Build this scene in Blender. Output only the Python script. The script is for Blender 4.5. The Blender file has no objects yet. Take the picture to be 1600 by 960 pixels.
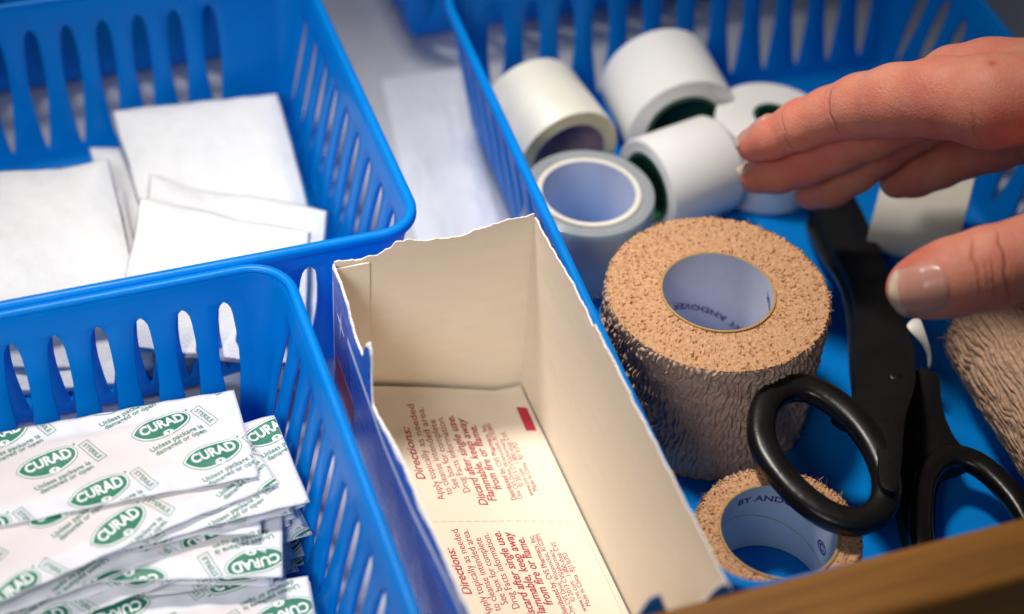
import bpy, bmesh, math, random
import numpy as np
from mathutils import Vector, Matrix
random.seed(7); rng = np.random.default_rng(5)
C = bpy.context.scene.collection
S = 0.01                                   # everything below is in centimetres

# ------------------------------------------------------------------ camera
FPX = 2837.0                               # focal length in pixels of a 1600 px wide frame
def nrm(v): v = np.array(v, float); return v/np.linalg.norm(v)
_down = nrm([-217, 2936, 2837]); _Y = nrm([-1398, -2845, 2837]); _Y = nrm(_Y-_down*_Y.dot(_down))
_Z = -_down; _X = np.cross(_Y, _Z)
R = np.stack([_X, _Y, _Z])
CAM = np.array([-18.513, -30.943, 37.785])
cam = bpy.data.cameras.new('camera'); co = bpy.data.objects.new('camera', cam); C.objects.link(co)
cam.sensor_width = 36; cam.lens = 36*FPX/1600; cam.clip_start = 0.02; cam.clip_end = 20
M = Matrix.Identity(4)
for i in range(3):
    M[i][0] = R[i, 0]; M[i][1] = -R[i, 1]; M[i][2] = -R[i, 2]; M[i][3] = CAM[i]*S
co.matrix_world = M
cam.dof.use_dof = True; cam.dof.focus_distance = 0.472; cam.dof.aperture_fstop = 6.6
bpy.context.scene.camera = co
def at(px, py, z):                         # a photo pixel laid onto the level z (cm)
    r = R@np.array([px-800, py-480, FPX]); return CAM+(z-CAM[2])/r[2]*r
def aty(px, py, y):
    r = R@np.array([px-800, py-480, FPX]); return CAM+(y-CAM[1])/r[1]*r
def P(px, py, d):
    return CAM+d*(R@np.array([px-800, py-480, FPX]))/FPX

# ------------------------------------------------------------------ world and lamps
sc = bpy.context.scene
w = bpy.data.worlds.new('World'); sc.world = w; w.use_nodes = True
w.node_tree.nodes['Background'].inputs[0].default_value = (0.72, 0.82, 1.0, 1)
w.node_tree.nodes['Background'].inputs[1].default_value = 0.065
def area(name, loc, tgt, size, power, col, spread=180):
    l = bpy.data.lights.new(name, 'AREA'); l.shape = 'DISK'; l.size = size*S; l.energy = power; l.color = col
    l.spread = math.radians(spread)
    o = bpy.data.objects.new(name, l); C.objects.link(o); o.location = Vector(loc)*S
    o.rotation_euler = (Vector(tgt)-Vector(loc)).to_track_quat('-Z', 'Y').to_euler()
area('ceiling_lamp', (-14, 20, 62), (-5, 0, 0), 10, .31, (1.0, 0.93, 0.85), 44)
area('fill_light', (-40, -30, 40), (-19, -1, 2), 26, .195, (1.0, 0.985, 0.96), 42)  # fill added from the left front to lift the upright walls, no known window
sc.view_settings.view_transform = 'Standard'; sc.view_settings.look = 'None'
sc.view_settings.exposure = 0.0; sc.view_settings.gamma = 1.0

# ------------------------------------------------------------------ helpers
def thing(name, label, cat, loc=(0, 0, 0), group=None):
    o = bpy.data.objects.new(name, None); C.objects.link(o); o.location = Vector(loc)*S
    o.empty_display_size = 0.01
    return tag(o, label, cat, group)
def tag(o, label, cat, group=None, kind=None):
    o['label'] = label; o['category'] = cat
    if group: o['group'] = group
    if kind: o['kind'] = kind
    return o
def link(name, verts, faces, mats, parent=None, fm=None, smooth=True, origin=None):
    me = bpy.data.meshes.new(name)
    V = np.asarray(verts, float)
    off = np.zeros(3)
    if parent is not None: off = np.array(parent.location)/S
    elif origin is not None: off = np.array(origin, float)
    me.from_pydata([tuple(v) for v in (V-off)*S], [], faces); me.update()
    if not isinstance(mats, (list, tuple)): mats = [mats]
    for m in mats: me.materials.append(m)
    if fm is not None: me.polygons.foreach_set('material_index', np.array(fm, dtype=np.int32))
    if smooth: me.polygons.foreach_set('use_smooth', [True]*len(me.polygons))
    o = bpy.data.objects.new(name, me); C.objects.link(o)
    if parent is not None: o.parent = parent
    elif origin is not None: o.location = Vector(off)*S
    return o
def grid_faces(nu, nv, wrap=False, base=0, flip=False):   # index = i*nv + j
    F = []
    for i in range(nu if wrap else nu-1):
        a = i*nv; b = ((i+1) % nu)*nv
        for j in range(nv-1):
            q = (base+a+j, base+b+j, base+b+j+1, base+a+j+1)
            F.append(q[::-1] if flip else q)
    return F
def mod(o, t, **k):
    m = o.modifiers.new(t.lower(), t)
    for a, b in k.items(): setattr(m, a, b)
    return m
def pnoise(u, v, fu, fv, seed, wrap=True):                # smooth lattice noise, periodic in u
    g = np.random.default_rng(seed).uniform(-1, 1, (int(fu)+(0 if wrap else 3), int(fv)+4))
    x = (u*fu); y = (v*fv)
    x0 = np.floor(x).astype(int); y0 = np.floor(y).astype(int); fx = x-x0; fy = y-y0
    sx = fx*fx*(3-2*fx); sy = fy*fy*(3-2*fy)
    n = g.shape[0]; m = g.shape[1]
    def G(a, b): return g[a % n, np.clip(b, 0, m-1)]
    return (G(x0, y0)*(1-sx)+G(x0+1, y0)*sx)*(1-sy)+(G(x0, y0+1)*(1-sx)+G(x0+1, y0+1)*sx)*sy
def frame(axis):
    a = nrm(axis); t = np.array([0, 0, 1.]) if abs(a[2]) < .9 else np.array([1., 0, 0])
    s = nrm(np.cross(a, t)); return a, s, np.cross(a, s)

# ------------------------------------------------------------------ materials
def new_mat(name):
    m = bpy.data.materials.new(name); m.use_nodes = True
    return m, m.node_tree.nodes, m.node_tree.links, m.node_tree.nodes['Principled BSDF']
def ramp(nt, f, stops):
    r = nt.new('ShaderNodeValToRGB'); el = r.color_ramp.elements
    el[0].position, el[0].color = stops[0][0], (*stops[0][1], 1)
    el[1].position, el[1].color = stops[-1][0], (*stops[-1][1], 1)
    for p, c in stops[1:-1]:
        e = el.new(p); e.color = (*c, 1)
    return r
def mat(name, col, rough=.5, var=.06, vscale=300, bump=0, bscale=800, bdist=.0004, stretch=None, sss=0, ssr=(.5, .5, .5), sssc=.002, spec=.5, trans=0, tcol=None, coat=0):
    m, N, L, b = new_mat(name)
    tc = N.new('ShaderNodeTexCoord'); src = tc.outputs['Object']
    if stretch:
        mp = N.new('ShaderNodeMapping'); mp.inputs['Scale'].default_value = stretch; L.new(src, mp.inputs[0]); src = mp.outputs[0]
    n = N.new('ShaderNodeTexNoise'); n.inputs['Scale'].default_value = vscale; n.inputs['Detail'].default_value = 4
    L.new(src, n.inputs['Vector'])
    c = np.array(col)
    r = ramp(N, None, [(.3, tuple(np.clip(c*(1-var), 0, 1))), (.7, tuple(np.clip(c*(1+var), 0, 1)))])
    L.new(n.outputs[0], r.inputs[0]); L.new(r.outputs[0], b.inputs['Base Color'])
    rn = N.new('ShaderNodeTexNoise'); rn.inputs['Scale'].default_value = 90; rn.inputs['Detail'].default_value = 6; L.new(src, rn.inputs['Vector'])
    rm = N.new('ShaderNodeMapRange'); rm.inputs[1].default_value = .3; rm.inputs[2].default_value = .7; rm.inputs[3].default_value = rough*.75; rm.inputs[4].default_value = min(1, rough*1.25)
    L.new(rn.outputs[0], rm.inputs[0]); L.new(rm.outputs[0], b.inputs['Roughness'])
    b.inputs['Specular IOR Level'].default_value = spec
    b.inputs['Coat Weight'].default_value = coat
    if sss:
        b.inputs['Subsurface Weight'].default_value = sss; b.inputs['Subsurface Radius'].default_value = ssr; b.inputs['Subsurface Scale'].default_value = sssc
    if bump:
        n2 = N.new('ShaderNodeTexNoise'); n2.inputs['Scale'].default_value = bscale; n2.inputs['Detail'].default_value = 5
        L.new(src, n2.inputs['Vector'])
        bp = N.new('ShaderNodeBump'); bp.inputs['Strength'].default_value = bump; bp.inputs['Distance'].default_value = bdist
        L.new(n2.outputs[0], bp.inputs['Height']); L.new(bp.outputs[0], b.inputs['Normal'])
    if trans:
        t = N.new('ShaderNodeBsdfTranslucent'); t.inputs[0].default_value = (*(tcol or col), 1)
        mx = N.new('ShaderNodeMixShader'); mx.inputs[0].default_value = trans
        out = N['Material Output']; L.new(b.outputs[0], mx.inputs[1]); L.new(t.outputs[0], mx.inputs[2]); L.new(mx.outputs[0], out.inputs[0])
    return m
BLUE = mat('blue_plastic', (.0, .33, .88), .36, .05, 60, .25, 130, .0008, trans=.42, tcol=(.0, .44, 1.0), spec=.28)
GAUZE = mat('gauze', (.84, .85, .86), .95, .03, 250, .8, 1500, .0004, sss=.25, ssr=(1, 1, 1), sssc=.0015, spec=.1)
LAMINATE = mat('drawer_laminate', (.60, .62, .66), .32, .12, 25, .15, 60, .0006)
POUCH = mat('pouch_film', (.80, .83, .88), .25, .06, 40, .7, 55, .0025)
def wood():
    m, N, L, b = new_mat('oak_wood')
    tc = N.new('ShaderNodeTexCoord'); mp = N.new('ShaderNodeMapping'); mp.inputs['Scale'].default_value = (1.2, 26, 26)
    L.new(tc.outputs['Object'], mp.inputs[0])
    n = N.new('ShaderNodeTexNoise'); n.inputs['Scale'].default_value = 9; n.inputs['Detail'].default_value = 8; n.inputs['Distortion'].default_value = .6
    L.new(mp.outputs[0], n.inputs['Vector'])
    r = ramp(N, None, [(.3, (.20, .075, .008)), (.5, (.30, .120, .014)), (.72, (.37, .160, .022))])
    L.new(n.outputs[0], r.inputs[0]); L.new(r.outputs[0], b.inputs['Base Color'])
    b.inputs['Roughness'].default_value = .5
    bp = N.new('ShaderNodeBump'); bp.inputs['Strength'].default_value = .3; bp.inputs['Distance'].default_value = .0006
    L.new(n.outputs[0], bp.inputs['Height']); L.new(bp.outputs[0], b.inputs['Normal'])
    return m
WOOD = wood()
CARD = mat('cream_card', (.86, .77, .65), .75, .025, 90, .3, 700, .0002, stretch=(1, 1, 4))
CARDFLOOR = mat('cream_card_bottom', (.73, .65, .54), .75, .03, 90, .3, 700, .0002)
CARDEDGE = mat('torn_card_fibre', (.88, .86, .82), .95, .08, 900, 1, 1500, .0006)
PRINTBLUE = mat('printed_blue_card', (.004, .16, .68), .3, .05, 50, .05)
PRINTNAVY = mat('printed_deep_blue', (.01, .07, .48), .3, .05, 50)
PRINTWHITE = mat('printed_pale', (.80, .84, .90), .4, .05, 50)
PRINTRED = mat('printed_maroon', (.30, .02, .06), .4, .05, 50)
RED = mat('red_ink', (.38, .02, .04), .6, .15, 2000)
REDBLOCK = mat('red_ink_block', (.48, .02, .05), .6, .1, 900)
CREASE = mat('card_crease', (.50, .42, .33), .8)
GREEN = mat('green_ink', (.006, .165, .095), .55, .25, 1800)
DKGREEN = mat('green_core', (.01, .085, .05), .55, .1, 300)
PURPLE = mat('purple_ink', (.085, .045, .27), .6, .15, 1500)
COREPAPER = mat('core_paper', (.66, .68, .80), .5, .03, 200, .1, 300)
CORESHADE = mat('core_paper_shaded', (.50, .58, .68), .45, .03, 200, .1, 300)  # core paper with the shadow inside the small roll put into its colour
COREEDGE = mat('core_card_edge', (.42, .26, .10), .8, .2, 1500, .6, 1500)
TAPEWHITE = mat('white_cloth_tape', (.86, .86, .85), .75, .02, 120, .3, 1800, .0002, sss=.15, ssr=(1, 1, 1), sssc=.002)
TAPESILK = mat('silky_tape', (.86, .85, .76), .42, .03, 80, .15, 1500, .0002, sss=.15, ssr=(1, 1, .8), sssc=.002)
TAPESILKEDGE = mat('silky_tape_edge', (.78, .72, .46), .5, .06, 300, sss=.2, sssc=.002)
TAPECREAM = mat('cream_tape', (.84, .80, .68), .5, .03, 60, .15, 1200, .0002)
TAPECLEAR = mat('clear_tape', (.60, .70, .80), .18, .04, 60, .1, 200, sss=.6, ssr=(.8, 1, 1.2), sssc=.006)
TAPECLEARTOP = mat('clear_tape_edge', (.60, .66, .70), .4, .05, 200, sss=.6, ssr=(.8, 1, 1.2), sssc=.006)
for m_ in (TAPECLEAR, TAPECLEARTOP):
    b_ = m_.node_tree.nodes['Principled BSDF']; b_.inputs['Transmission Weight'].default_value = .45; b_.inputs['IOR'].default_value = 1.25; b_.inputs['Coat Weight'].default_value = .2
RINGCREAM = mat('core_ring', (.80, .76, .66), .6)
MAUVE = mat('mauve_core', (.38, .28, .34), .3, .08, 60)
LILAC = mat('lilac_core', (.74, .78, .90), .25, .06, 40)
BLACK = mat('black_plastic', (.006, .0055, .0055), .30, .2, 120, .25, 400, .0003, spec=.35)
BLACKM = mat('black_matt_plastic', (.006, .0055, .0055), .55, .2, 120, .4, 500, .0003, spec=.15)
STEEL = mat('dark_steel', (.25, .24, .23), .25, .1, 200)
STEEL.node_tree.nodes['Principled BSDF'].inputs['Metallic'].default_value = 1
STRIP = mat('white_strip', (.80, .78, .72), .5)
NAIL = mat('nail_plate', (.70, .31, .24), .30, .05, 200, .15, 300, .0002, sss=.35, ssr=(1, .4, .3), sssc=.002, coat=.15)
NAILTIP = mat('nail_free_edge', (.70, .54, .38), .3, .06, 300, sss=.2, sssc=.002)
def wrapper_mat():
    m, N, L, b = new_mat('wrapper_paper')
    uv = N.new('ShaderNodeUVMap'); sep = N.new('ShaderNodeSeparateXYZ'); L.new(uv.outputs[0], sep.inputs[0])
    def band(sock, lo, hi, e):
        a = N.new('ShaderNodeMapRange'); a.interpolation_type = 'SMOOTHSTEP'; a.inputs[1].default_value = lo-e; a.inputs[2].default_value = lo+e
        c = N.new('ShaderNodeMapRange'); c.interpolation_type = 'SMOOTHSTEP'; c.inputs[1].default_value = hi-e; c.inputs[2].default_value = hi+e; c.inputs[3].default_value = 1; c.inputs[4].default_value = 0
        L.new(sock, a.inputs[0]); L.new(sock, c.inputs[0])
        k = N.new('ShaderNodeMath'); k.operation = 'MULTIPLY'; L.new(a.outputs[0], k.inputs[0]); L.new(c.outputs[0], k.inputs[1]); return k.outputs[0]
    k = N.new('ShaderNodeMath'); k.operation = 'MULTIPLY'
    L.new(band(sep.outputs[0], .13, .87, .015), k.inputs[0]); L.new(band(sep.outputs[1], .19, .81, .03), k.inputs[1])
    n = N.new('ShaderNodeTexNoise'); n.inputs['Scale'].default_value = 260; n.inputs['Detail'].default_value = 3
    tc = N.new('ShaderNodeTexCoord'); L.new(tc.outputs['Object'], n.inputs['Vector'])
    k2 = N.new('ShaderNodeMath'); k2.operation = 'MULTIPLY_ADD'; k2.inputs[1].default_value = .5; k2.inputs[2].default_value = .55; L.new(n.outputs[0], k2.inputs[0])
    k3 = N.new('ShaderNodeMath'); k3.operation = 'MULTIPLY'; L.new(k.outputs[0], k3.inputs[0]); L.new(k2.outputs[0], k3.inputs[1])
    mx = N.new('ShaderNodeMix'); mx.data_type = 'RGBA'; L.new(k3.outputs[0], mx.inputs[0])
    mx.inputs[6].default_value = (.68, .69, .735, 1); mx.inputs[7].default_value = (.67, .60, .605, 1)
    L.new(mx.outputs[2], b.inputs['Base Color']); b.inputs['Roughness'].default_value = .55
    bp = N.new('ShaderNodeBump'); bp.inputs['Strength'].default_value = .25; bp.inputs['Distance'].default_value = .0004
    L.new(n.outputs[0], bp.inputs['Height']); L.new(bp.outputs[0], b.inputs['Normal'])
    return m
PAPER = wrapper_mat()
def bandage_mat(name, c1, c2, side):
    m, N, L, b = new_mat(name)
    tc = N.new('ShaderNodeTexCoord')
    n = N.new('ShaderNodeTexNoise'); n.inputs['Scale'].default_value = 900; n.inputs['Detail'].default_value = 4
    L.new(tc.outputs['Object'], n.inputs['Vector'])
    r = ramp(N, None, [(.3, c1), (.65, c2)]); L.new(n.outputs[0], r.inputs[0]); L.new(r.outputs[0], b.inputs['Base Color'])
    b.inputs['Roughness'].default_value = .9; b.inputs['Specular IOR Level'].default_value = .2
    v = N.new('ShaderNodeTexVoronoi'); v.inputs['Scale'].default_value = 1100 if not side else 700
    L.new(tc.outputs['Object'], v.inputs['Vector'])
    bp = N.new('ShaderNodeBump'); bp.inputs['Strength'].default_value = .8; bp.inputs['Distance'].default_value = .00025
    L.new(v.outputs[0], bp.inputs['Height']); L.new(bp.outputs[0], b.inputs['Normal'])
    return m
TANTOP = bandage_mat('tan_cohesive_edge', (.45, .24, .125), (.63, .37, .205), False)
TANSIDE = bandage_mat('tan_cohesive_face', (.50, .34, .25), (.64, .45, .33), True)
PINKTOP = bandage_mat('pinkish_cohesive_edge', (.46, .26, .16), (.64, .40, .26), False)
PINKSIDE = bandage_mat('pinkish_cohesive_face', (.46, .285, .18), (.64, .41, .27), True)

# ------------------------------------------------------------------ printed lettering as thin flat mesh
def flat_text(s, size, bold=0., shear=0., spacing=1.):
    cu = bpy.data.curves.new('t', 'FONT'); cu.body = s; cu.size = size; cu.offset = bold; cu.shear = shear; cu.space_character = spacing
    cu.resolution_u = 3
    o = bpy.data.objects.new('t', cu); C.objects.link(o); bpy.context.view_layer.update()
    me = bpy.data.meshes.new_from_object(o.evaluated_get(bpy.context.evaluated_depsgraph_get()))
    V = np.array([v.co[:2] for v in me.vertices]) if len(me.vertices) else np.zeros((0, 2)); F = [tuple(p.vertices) for p in me.polygons]
    bpy.data.objects.remove(o); bpy.data.curves.remove(cu); bpy.data.meshes.remove(me)
    return V, F
def rot2(V, a): c, s = math.cos(a), math.sin(a); return V@np.array([[c, s], [-s, c]])
class Flat:
    def __init__(self): self.V = []; self.F = []; self.M = []; self.n = 0; self.L = []
    def add(self, V, F, m, layer=0):
        V = np.asarray(V, float); self.V.append(V); self.F += [tuple(i+self.n for i in f) for f in F]; self.M += [m]*len(F); self.n += len(V); self.L += [layer]*len(V)
    def poly(self, pts, m, layer=0): self.add(pts, [tuple(range(len(pts)))], m, layer)
    def done(self): return np.concatenate(self.V), self.F, self.M, np.array(self.L)

# ------------------------------------------------------------------ drawer
def box_mesh(x0, x1, y0, y1, z0, z1):
    V = [(x, y, z) for x in (x0, x1) for y in (y0, y1) for z in (z0, z1)]
    F = [(0, 1, 3, 2), (4, 6, 7, 5), (0, 4, 5, 1), (2, 3, 7, 6), (0, 2, 6, 4), (1, 5, 7, 3)]
    return V, F
dr = thing('drawer', 'open drawer with amber oak front board and pale grey laminate bottom holding all the baskets', 'drawer', (0, -11, 0))
V, F = box_mesh(-45, 32, -10.85, 42, -1.2, 0); link('bottom_panel', V, F, LAMINATE, dr, smooth=False)
V, F = box_mesh(-47, 34, -12.45, -10.88, -3, 7.1); o = link('front_panel', V, F, WOOD, dr, smooth=False)
mod(o, 'BEVEL', width=.0018, segments=3)
V, F = box_mesh(32.02, 33.6, -10.86, 42, -3, 7.0); link('side_panel', V, F, WOOD, dr, smooth=False)
V, F = box_mesh(-46.6, -45.02, -10.86, 42, -3, 7.0); link('side_panel', V, F, WOOD, dr, smooth=False)
V, F = box_mesh(-46.6, 33.6, 42.02, 43.5, -3, 7.0); link('back_panel', V, F, WOOD, dr, smooth=False)

# ------------------------------------------------------------------ baskets
H, BOT = 5.8, 0.28
def slot_hw(t):
    pts = [(0, .0), (.02, .05), (.08, .09), (.25, .175), (.45, .25), (.62, .275), (.8, .25), (.92, .20), (.97, .14), (1, .0)]
    return float(np.interp(t, [p[0] for p in pts], [p[1] for p in pts]))
def basket(x0, x1, y0, y1, nx, ny, rad, label, rotz=0., draft=.19, name='storage_basket', ins=(0., 0.), H=5.8, sh=0.):
    zoff = 0; zlo, zhi = 1.0, H-.8
    cx, cy = (x0+x1)/2, (y0+y1)/2
    W, D = x1-x0, y1-y0
    root = thing(name, label, 'basket', (cx, cy, zoff), 'blue slotted storage baskets')
    sx, sy = W-2*rad, D-2*rad
    # perimeter described by (side, s) ; s along the straight part, or a corner angle
    def pos(kind, k, s, z, out=0.):
        i = draft*(H-z)-out; r = rad-i if rad-i > .15 else .15; hw, hd = W/2-i, D/2-i
        if kind == 'S':
            if k == 0: x, y = -sx/2+s, -hd
            elif k == 1: x, y = hw, -sy/2+s
            elif k == 2: x, y = sx/2-s, hd
            else: x, y = -hw, sy/2-s
        else:
            c = [(sx/2, -sy/2, -90), (sx/2, sy/2, 0), (-sx/2, sy/2, 90), (-sx/2, -sy/2, 180)][k]
            a = math.radians(c[2]+90*s); rr = rad-i; rx = hw-sx/2; ry = hd-sy/2
            x, y = c[0]+rx*math.cos(a), c[1]+ry*math.sin(a)
        ca, sa = math.cos(rotz), math.sin(rotz)
        return (cx+x*ca-y*sa, cy+x*sa+y*ca, z+zoff)
    ts = [0, .008, .03, .08, .16, .3, .45, .6, .75, .87, .94, .98, .995, 1]
    zs = [.62, .8]+[zlo+(zhi-zlo)*t for t in ts]+[H-.55, H-.3, H]
    nz = len(zs)
    V = []; F = []
    cols = []                                # each column is a list of vertex ids, plus flag if slot between this and next
    def col(f):
        ids = []
        for j, z in enumerate(zs):
            V.append(f(j, z)); ids.append(len(V)-1)
        return ids
    seq = []
    for k, (L, n) in enumerate(((sx, nx), (sy, ny), (sx, nx), (sy, ny))):
        gap = ins[k % 2]; p = (L-2*gap)/n
        if gap: seq.append((col(lambda j, z: pos('S', k, 0., z)), False))
        for c in range(n):
            s0 = gap+c*p+(sh if k == 0 else -sh if k == 2 else 0); sc_ = s0+p/2
            def fl(j, z, sgn, q):
                t = (z-zlo)/(zhi-zlo); h = slot_hw(min(max(t, 0), 1)) if 0 <= t <= 1 else 0
                h = h*(p/1.1)
                return pos('S', k, sc_+sgn*h, z)
            seq.append((col(lambda j, z: pos('S', k, s0, z)), False))
            seq.append((col(lambda j, z: fl(j, z, -1, 0)), True))
            seq.append((col(lambda j, z: fl(j, z, 1, 0)), False))
        if gap: seq.append((col(lambda j, z: pos('S', k, L-gap, z)), False))
        m = 8
        for c in range(m):
            seq.append((col(lambda j, z, c=c: pos('C', k, c/m, z)), False))
    jlo, jhi = 2, 2+len(ts)-1
    for a in range(len(seq)):
        A, slot = seq[a]; B = seq[(a+1) % len(seq)][0]
        for j in range(nz-1):
            if slot and jlo <= j < jhi: continue
            F.append((A[j], B[j], B[j+1], A[j+1]))
    # floor with a rounded foot
    ring_prev = [s[0][0] for s in seq]
    for (ins, z) in ((.10, .42), (.28, BOT+.04), (.5, BOT)):
        ring = []
        for s in ring_prev:
            x, y, zz = V[s]; dx, dy = x-cx, y-cy
            ca, sa = math.cos(-rotz), math.sin(-rotz); lx, ly = dx*ca-dy*sa, dx*sa+dy*ca
            kx = (W/2-draft*H-ins)/(W/2-draft*H); ky = (D/2-draft*H-ins)/(D/2-draft*H)
            lx0, ly0 = lx, ly
            bx, by = ring0[len(ring)] if ins > .1 else (lx, ly)
            lx, ly = bx*kx, by*ky
            ca, sa = math.cos(rotz), math.sin(rotz)
            V.append((cx+lx*ca-ly*sa, cy+lx*sa+ly*ca, z+zoff)); ring.append(len(V)-1)
        if ins == .10:
            ring0 = []
            for s in ring_prev:
                x, y, zz = V[s]; dx, dy = x-cx, y-cy; ca, sa = math.cos(-rotz), math.sin(-rotz); ring0.append((dx*ca-dy*sa, dx*sa+dy*ca))
        for a in range(len(ring)):
            b = (a+1) % len(ring); F.append((ring_prev[b], ring_prev[a], ring[a], ring[b]))
        ring_prev = ring
    V.append((cx, cy, BOT+zoff)); ctr = len(V)-1
    for a in range(len(ring_prev)): F.append((ctr, ring_prev[a], ring_prev[(a+1) % len(ring_prev)])[::-1])
    # merge the doubled slot-tip vertices
    o = link('basket_body', V, F, BLUE, root)
    bm = bmesh.new(); bm.from_mesh(o.data); bmesh.ops.remove_doubles(bm, verts=bm.verts, dist=1e-6); bmesh.ops.recalc_face_normals(bm, faces=bm.faces)
    bm.to_mesh(o.data); bm.free()
    m = mod(o, 'SOLIDIFY', thickness=.0014, offset=0); m.use_rim = True
    mod(o, 'BEVEL', width=.00022, segments=1, limit_method='ANGLE', angle_limit=math.radians(50))
    # rolled rim
    prof = [(-.08, -.06), (-.085, .0), (-.06, .06), (.0, .09), (.08, .09), (.15, .06), (.19, .0), (.20, -.16), (.17, -.19), (.14, -.16), (.13, -.04), (.09, -.01), (.03, -.03)]
    RV = []; per = []
    for k, L in enumerate((sx, sy, sx, sy)):
        for c in range(12): per.append(('S', k, L*c/12))
        for c in range(10): per.append(('C', k, c/10))
    for q in per:
        for (d, dz) in prof: RV.append(pos(*q, H, out=d)[:2]+(H+dz+zoff,))
    RF = []
    n = len(prof)
    for i in range(len(per)):
        a = i*n; b = ((i+1) % len(per))*n
        for j in range(n): RF.append((a+j, a+(j+1) % n, b+(j+1) % n, b+j))
    link('rim', RV, RF, BLUE, root)
    return root
basket(-28.46, -11.2, -9.9, 3.0, 14, 10, 1.05, 'blue slotted plastic basket full of green printed bandage wrappers, nearest on the left')
basket(-25.03, -7.35, 3.42, 16.15, 12, 9, 1.05, 'blue slotted plastic basket holding stacked white gauze pads', ins=(1.25, 0), sh=-.14)
basket(-3.755, 12.8, -10.2, 14.05, 12, 18, 1.15, 'large blue slotted plastic basket with tape rolls, tan bandage rolls and black scissors', rotz=math.radians(-2.6), H=5.4)
basket(-25.6, -8.4, 18.3, 31, 14, 9, 1.05, 'dim blue basket standing behind the basket of gauze pads')
basket(-3.8, 12.5, 17.75, 30.5, 13, 9, 1.05, 'dim blue basket deep in the drawer behind the tape rolls basket')

# ------------------------------------------------------------------ soft slabs (gauze), a little crumpled
def gauze(corners, thick, label, seed, plies=3, sag=.12):
    # corners: TL, TR, BR, BL (x,y,z) of the top face
    c = [np.array(p, float) for p in corners]; n = 44
    u = np.linspace(0, 1, n); U, Vv = np.meshgrid(u, u, indexing='ij')
    top = ((1-U)*(1-Vv))[..., None]*c[0]+(U*(1-Vv))[..., None]*c[1]+(U*Vv)[..., None]*c[2]+((1-U)*Vv)[..., None]*c[3]
    ns = pnoise(U, Vv, 3, 3, seed, False)*sag+pnoise(U, Vv, 9, 9, seed+1, False)*.03
    edge = np.minimum(np.minimum(U, 1-U), np.minimum(Vv, 1-Vv))
    puff = (1-np.clip(edge/.17, 0, 1))**2
    top = top.copy(); top[..., 2] += ns-puff*thick*.48
    ctr = top.mean(axis=(0, 1))
    wob = 1+.006*np.sin(U*17+seed)+.006*np.sin(Vv*13+seed)
    top[..., :2] = ctr[:2]+(top[..., :2]-ctr[:2])*wob[..., None]
    bot = top.copy(); bot[..., 2] -= thick*(1-.62*puff)
    V = np.concatenate([top.reshape(-1, 3), bot.reshape(-1, 3)]).tolist(); F = grid_faces(n, n, flip=True)+grid_faces(n, n, base=n*n)
    per = [(i, 0) for i in range(n-1)]+[(n-1, j) for j in range(n-1)]+[(i, n-1) for i in range(n-1, 0, -1)]+[(0, j) for j in range(n-1, 0, -1)]
    ids = [i*n+j for i, j in per]; prev = ids; K = plies*2
    for k in range(1, K):                    # stepped folded layers along the edge
        t = k/K; ring = []
        for q, (i, j) in enumerate(per):
            a = top[i, j]; b = bot[i, j]; p = a*(1-t)+b*t
            d = p[:2]-ctr[:2]; d = d/np.linalg.norm(d)
            bulge = .05+(.04 if k % 2 else -.03)+.02*math.sin(q*.31+k*2+seed)
            V.append([p[0]+d[0]*bulge, p[1]+d[1]*bulge, p[2]]); ring.append(len(V)-1)
        for q in range(len(per)):
            r = (q+1) % len(per); F.append((prev[r], prev[q], ring[q], ring[r]))
        prev = ring
    last = [n*n+i for i in ids]
    for q in range(len(per)):
        r = (q+1) % len(per); F.append((prev[r], prev[q], last[q], last[r]))
    o = link('gauze_pad', V, F, GAUZE, origin=(ctr[0], ctr[1], min(b for b in bot[..., 2].ravel())))
    bm = bmesh.new(); bm.from_mesh(o.data); bmesh.ops.recalc_face_normals(bm, faces=bm.faces); bm.to_mesh(o.data); bm.free()
    tag(o, label, 'gauze pad', 'folded white gauze pads in a blue basket')
    return o
def A3(px, py, z): return tuple(at(px, py, z))
gauze([A3(176, 160, 2.75), A3(430, 135, 2.75), A3(482, 330, 1.6), A3(232, 345, 1.6)], .50, 'square gauze pad leaning highest against the back wall of its basket', 11)
gauze([A3(140, 222, 1.5), A3(330, 210, 1.5), A3(370, 390, 1.2), A3(205, 410, 1.2)], .45, 'gauze pad mostly hidden under the others, its grey corner showing between them', 12)
gauze([A3(236, 270, 2.40), A3(508, 326, 2.15), A3(486, 540, 1.5), A3(225, 500, 1.8)], .46, 'gauze pad under the front one, its right edge nearest the slotted side wall', 13)
gauze([A3(222, 306, 3.0), A3(480, 358, 2.75), A3(470, 560, 2.1), A3(180, 530, 2.3)], .46, 'front gauze pad lying on top beside the front rim of its basket', 14)
gauze([A3(-60, 268, 2.9), A3(166, 246, 2.75), A3(215, 470, 2.3), A3(-50, 490, 2.5)], .40, 'gauze pad lying highest at the left edge of the photo', 15)
gauze([A3(-40, 300, 2.2), A3(190, 290, 2.1), A3(238, 560, 1.1), A3(-30, 560, 1.3)], .45, 'gauze pad under the leftmost one, seen also through the front slots', 16)
gauze([A3(-60, 330, 1.5), A3(170, 330, 1.5), A3(225, 590, .85), A3(-30, 600, .85)], .45, 'lowest gauze pad at the left, lying on the basket floor', 17)
gauze([A3(250, 330, 1.3), A3(480, 370, 1.3), A3(460, 600, .80), A3(215, 570, .80)], .45, 'lowest gauze pad on the right, lying on the basket floor under two others', 18)

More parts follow.
